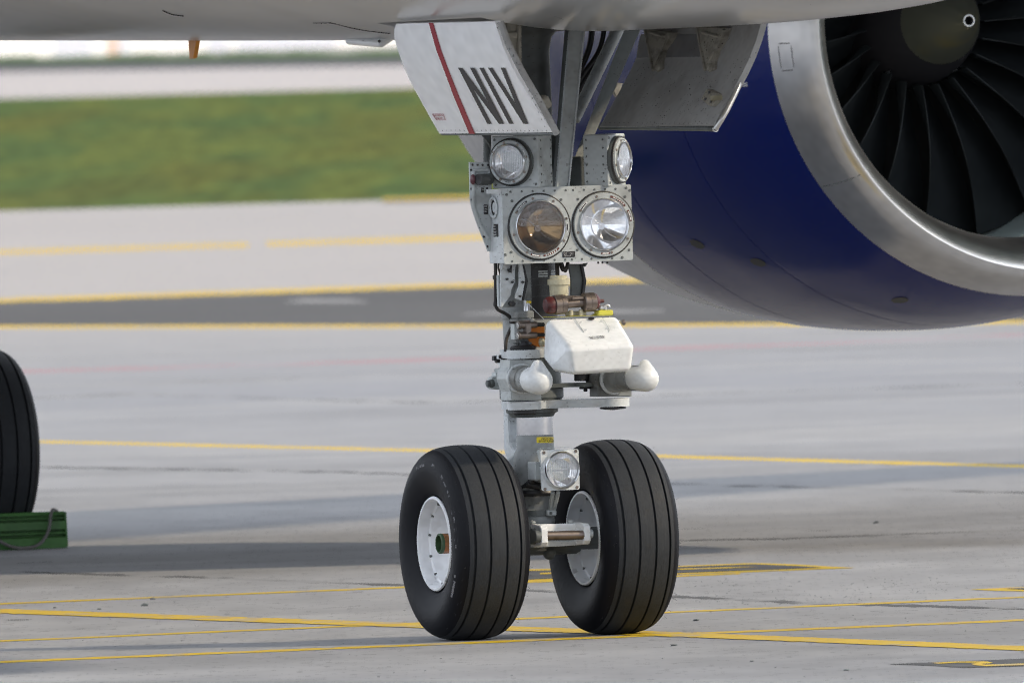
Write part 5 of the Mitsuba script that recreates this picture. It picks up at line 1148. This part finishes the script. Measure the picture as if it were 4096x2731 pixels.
for i in range(60):
    o = inn(rng.uniform(1650, 1900), rng.uniform(280, 800), .036); o[0] += .0; rvt.append(cyl(o + V(.004, 0, 0), o + V(-.0015, 0, 0), rng.uniform(.0015, .004), n=6, ch=.0005))
obj('rivets', rvt, M_BLACK, D2, kind='stuff', label='rivets and oil specks on the inner door')
rows_ = [(120, 640, 1560), (220, 610, 1620), (340, 590, 1640), (460, 575, 1640), (580, 565, 1640), (700, 558, 1620), (820, 545, 1590), (945, 530, 1540)]
vs_ = []
for v, ul, ur in rows_:
    for t in np.linspace(0, 1, 7): vs_.append(inn(ul + (ur - ul) * t, v, .0395))
fs_ = [f for i in range(len(rows_) - 1) for j in range(6) for f in ([i * 7 + j, i * 7 + j + 1, i * 7 + j + 8], [i * 7 + j, i * 7 + j + 8, i * 7 + j + 7])]
obj('shaded_sheet', trimesh.Trimesh(np.array(vs_), np.array(fs_), process=False), M_DOORSHADE, D2, smooth=40)  # thin sheet whose dark colour paints in shading and dirt
def raised(pts, h, lo=.034, hs=None):
    """a boss standing off the inner face of the right door, following the outline pts."""
    n = len(pts); A0 = [inn(u, v, lo) for u, v in pts]; B0_ = [inn(u, v, h if hs is None else hs[i]) for i, (u, v) in enumerate(pts)]
    vs = np.vstack([A0, B0_]); f2 = trimesh.creation.triangulate_polygon(Polygon(pts), engine='earcut')
    tv, tf = f2; mp = [int(np.argmin([(u - a) ** 2 + (v - b) ** 2 for u, v in pts])) for a, b in tv]
    fs = [[n + mp[a], n + mp[b], n + mp[c]] for a, b, c in tf] + [[i, (i + 1) % n, n + (i + 1) % n] for i in range(n)] + [[i, n + (i + 1) % n, n + i] for i in range(n)]
    m_ = trimesh.Trimesh(vs, np.array(fs), process=False); trimesh.repair.fix_normals(m_); return m_
for pts_ in (((845, 60), (930, 60), (1130, 100), (1110, 170), (1000, 330), (960, 480), (955, 590), (900, 620), (840, 600)), ((1545, 20), (1640, 20), (1860, 40), (1815, 165), (1720, 330), (1670, 480), (1665, 590), (1600, 620), (1540, 590))):
    b0 = pts_[0][0]
    obj('hinge_arm', raised(pts_, .075, hs=[.11, .10, .09, .08, .065, .055, .05, .05, .06]), M_BRKT, D2, smooth=False)
    obj('hinge_flange', tube([inn(b0 + 12, pts_[0][1], .112), inn(b0 + 12, 300, .09), inn(b0 + 6, 600, .062)], .009, straight=True), M_BRKT, D2)
    obj('hinge_rib', tube([inn(b0 + 70, 95, .105), inn(pts_[3][0] - 20, 150, .09)], .009, straight=True), M_BRKT, D2)
    obj('hinge_foot', ball(inn(b0 + 55, 575, .045), (.022, .034, .026)), M_BRKT, D2)
obj('latch', raised(((1525, 990), (1605, 855), (1735, 920), (1730, 1000), (1665, 1085), (1640, 1080)), .075), M_BRKT, D2, smooth=False)
bore = []
for u, v, r_ in ((1640, 905, .011), (1588, 995, .012), (1660, 1035, .011)):
    o = inn(u, v, .076); obj('latch_bore', cyl(o + V(.004, 0, 0), o + V(-.002, 0, 0), r_, n=16, ch=.0005), M_BLACK, D2)
obj('latch_bolt', raised(((1690, 1010), (1688, 950), (1738, 940), (1742, 1000)), .09), M_CREAM, D2, smooth=False)
obj('label_patch', [trimesh.Trimesh(np.array([inn(u, v, .0375) for u, v in ((1440, 920), (1510, 922), (1565, 790), (1500, 785))]), [[0, 1, 2], [0, 2, 3]], process=False)], M_BLACK, D2, smooth=False)
obj('rear_lug', prism([q('G', u, v, .28) for u, v in ((180, 890), (235, 775), (310, 780), (250, 960), (225, 970))], .03, 1, .004), M_BRKT, D2, smooth=False)

# ------------------------------------------------------------------ chock
cb = g('7', 288, 974)
cbl = RZ.T @ cb
CK = thing('wheel_chock', 'green ribbed wheel chock with a rope loop in front of the left tyre', 'wheel chock')
hC = .150 / .0 if False else q('7', 250, 815, cbl[1])[2]
def chock():
    s = hC; prof = [(0, 0), (.0, .30), (.10, .33), (.10, .37), (.004, .40), (.004, .44), (.10, .46), (.10, .49), (.020, .52), (.030, .74), (.12, .76), (.12, .79), (.036, .81), (.036, .84), (.12, .86), (.12, .89), (.045, .91), (.05, .95), (.06, 1.0), (.30, 1.0), (.40, .70), (.46, 0)]
    pts = [V(0, cbl[1] + a * .55, max(b * s, 0.001)) for a, b in prof]
    x1 = q('7', 292, 950, cbl[1])[0]
    P = [V(x1, p_[1], p_[2]) for p_ in pts]
    return prism(P, -1.1, 0)
ck = chock(); trimesh.repair.fix_normals(ck)
obj('body', ck, M_CHOCK, CK, smooth=False)
obj('end_plate', prism([V(q('7', 292, 950, cbl[1])[0] + .002, cbl[1] + a * .55 + .01, .01 + b * hC * .94) for a, b in ((0.0, 0), (.03, 1), (.30, 1), (.44, 0))], .012, 0), M_CHOCK, CK, smooth=False)
yr = cbl[1] - .03
obj('rope', tube([q('7', u, v, y) for u, v, y in ((250, 812, cbl[1] + .06), (232, 806, yr), (222, 830, yr), (215, 890, yr), (190, 940, yr), (150, 968, yr - .02), (90, 974, yr - .03), (40, 965, yr - .02), (-20, 930, yr), (-60, 880, yr))], .0105, 8, 10), M_ROPE, CK, smooth=60)
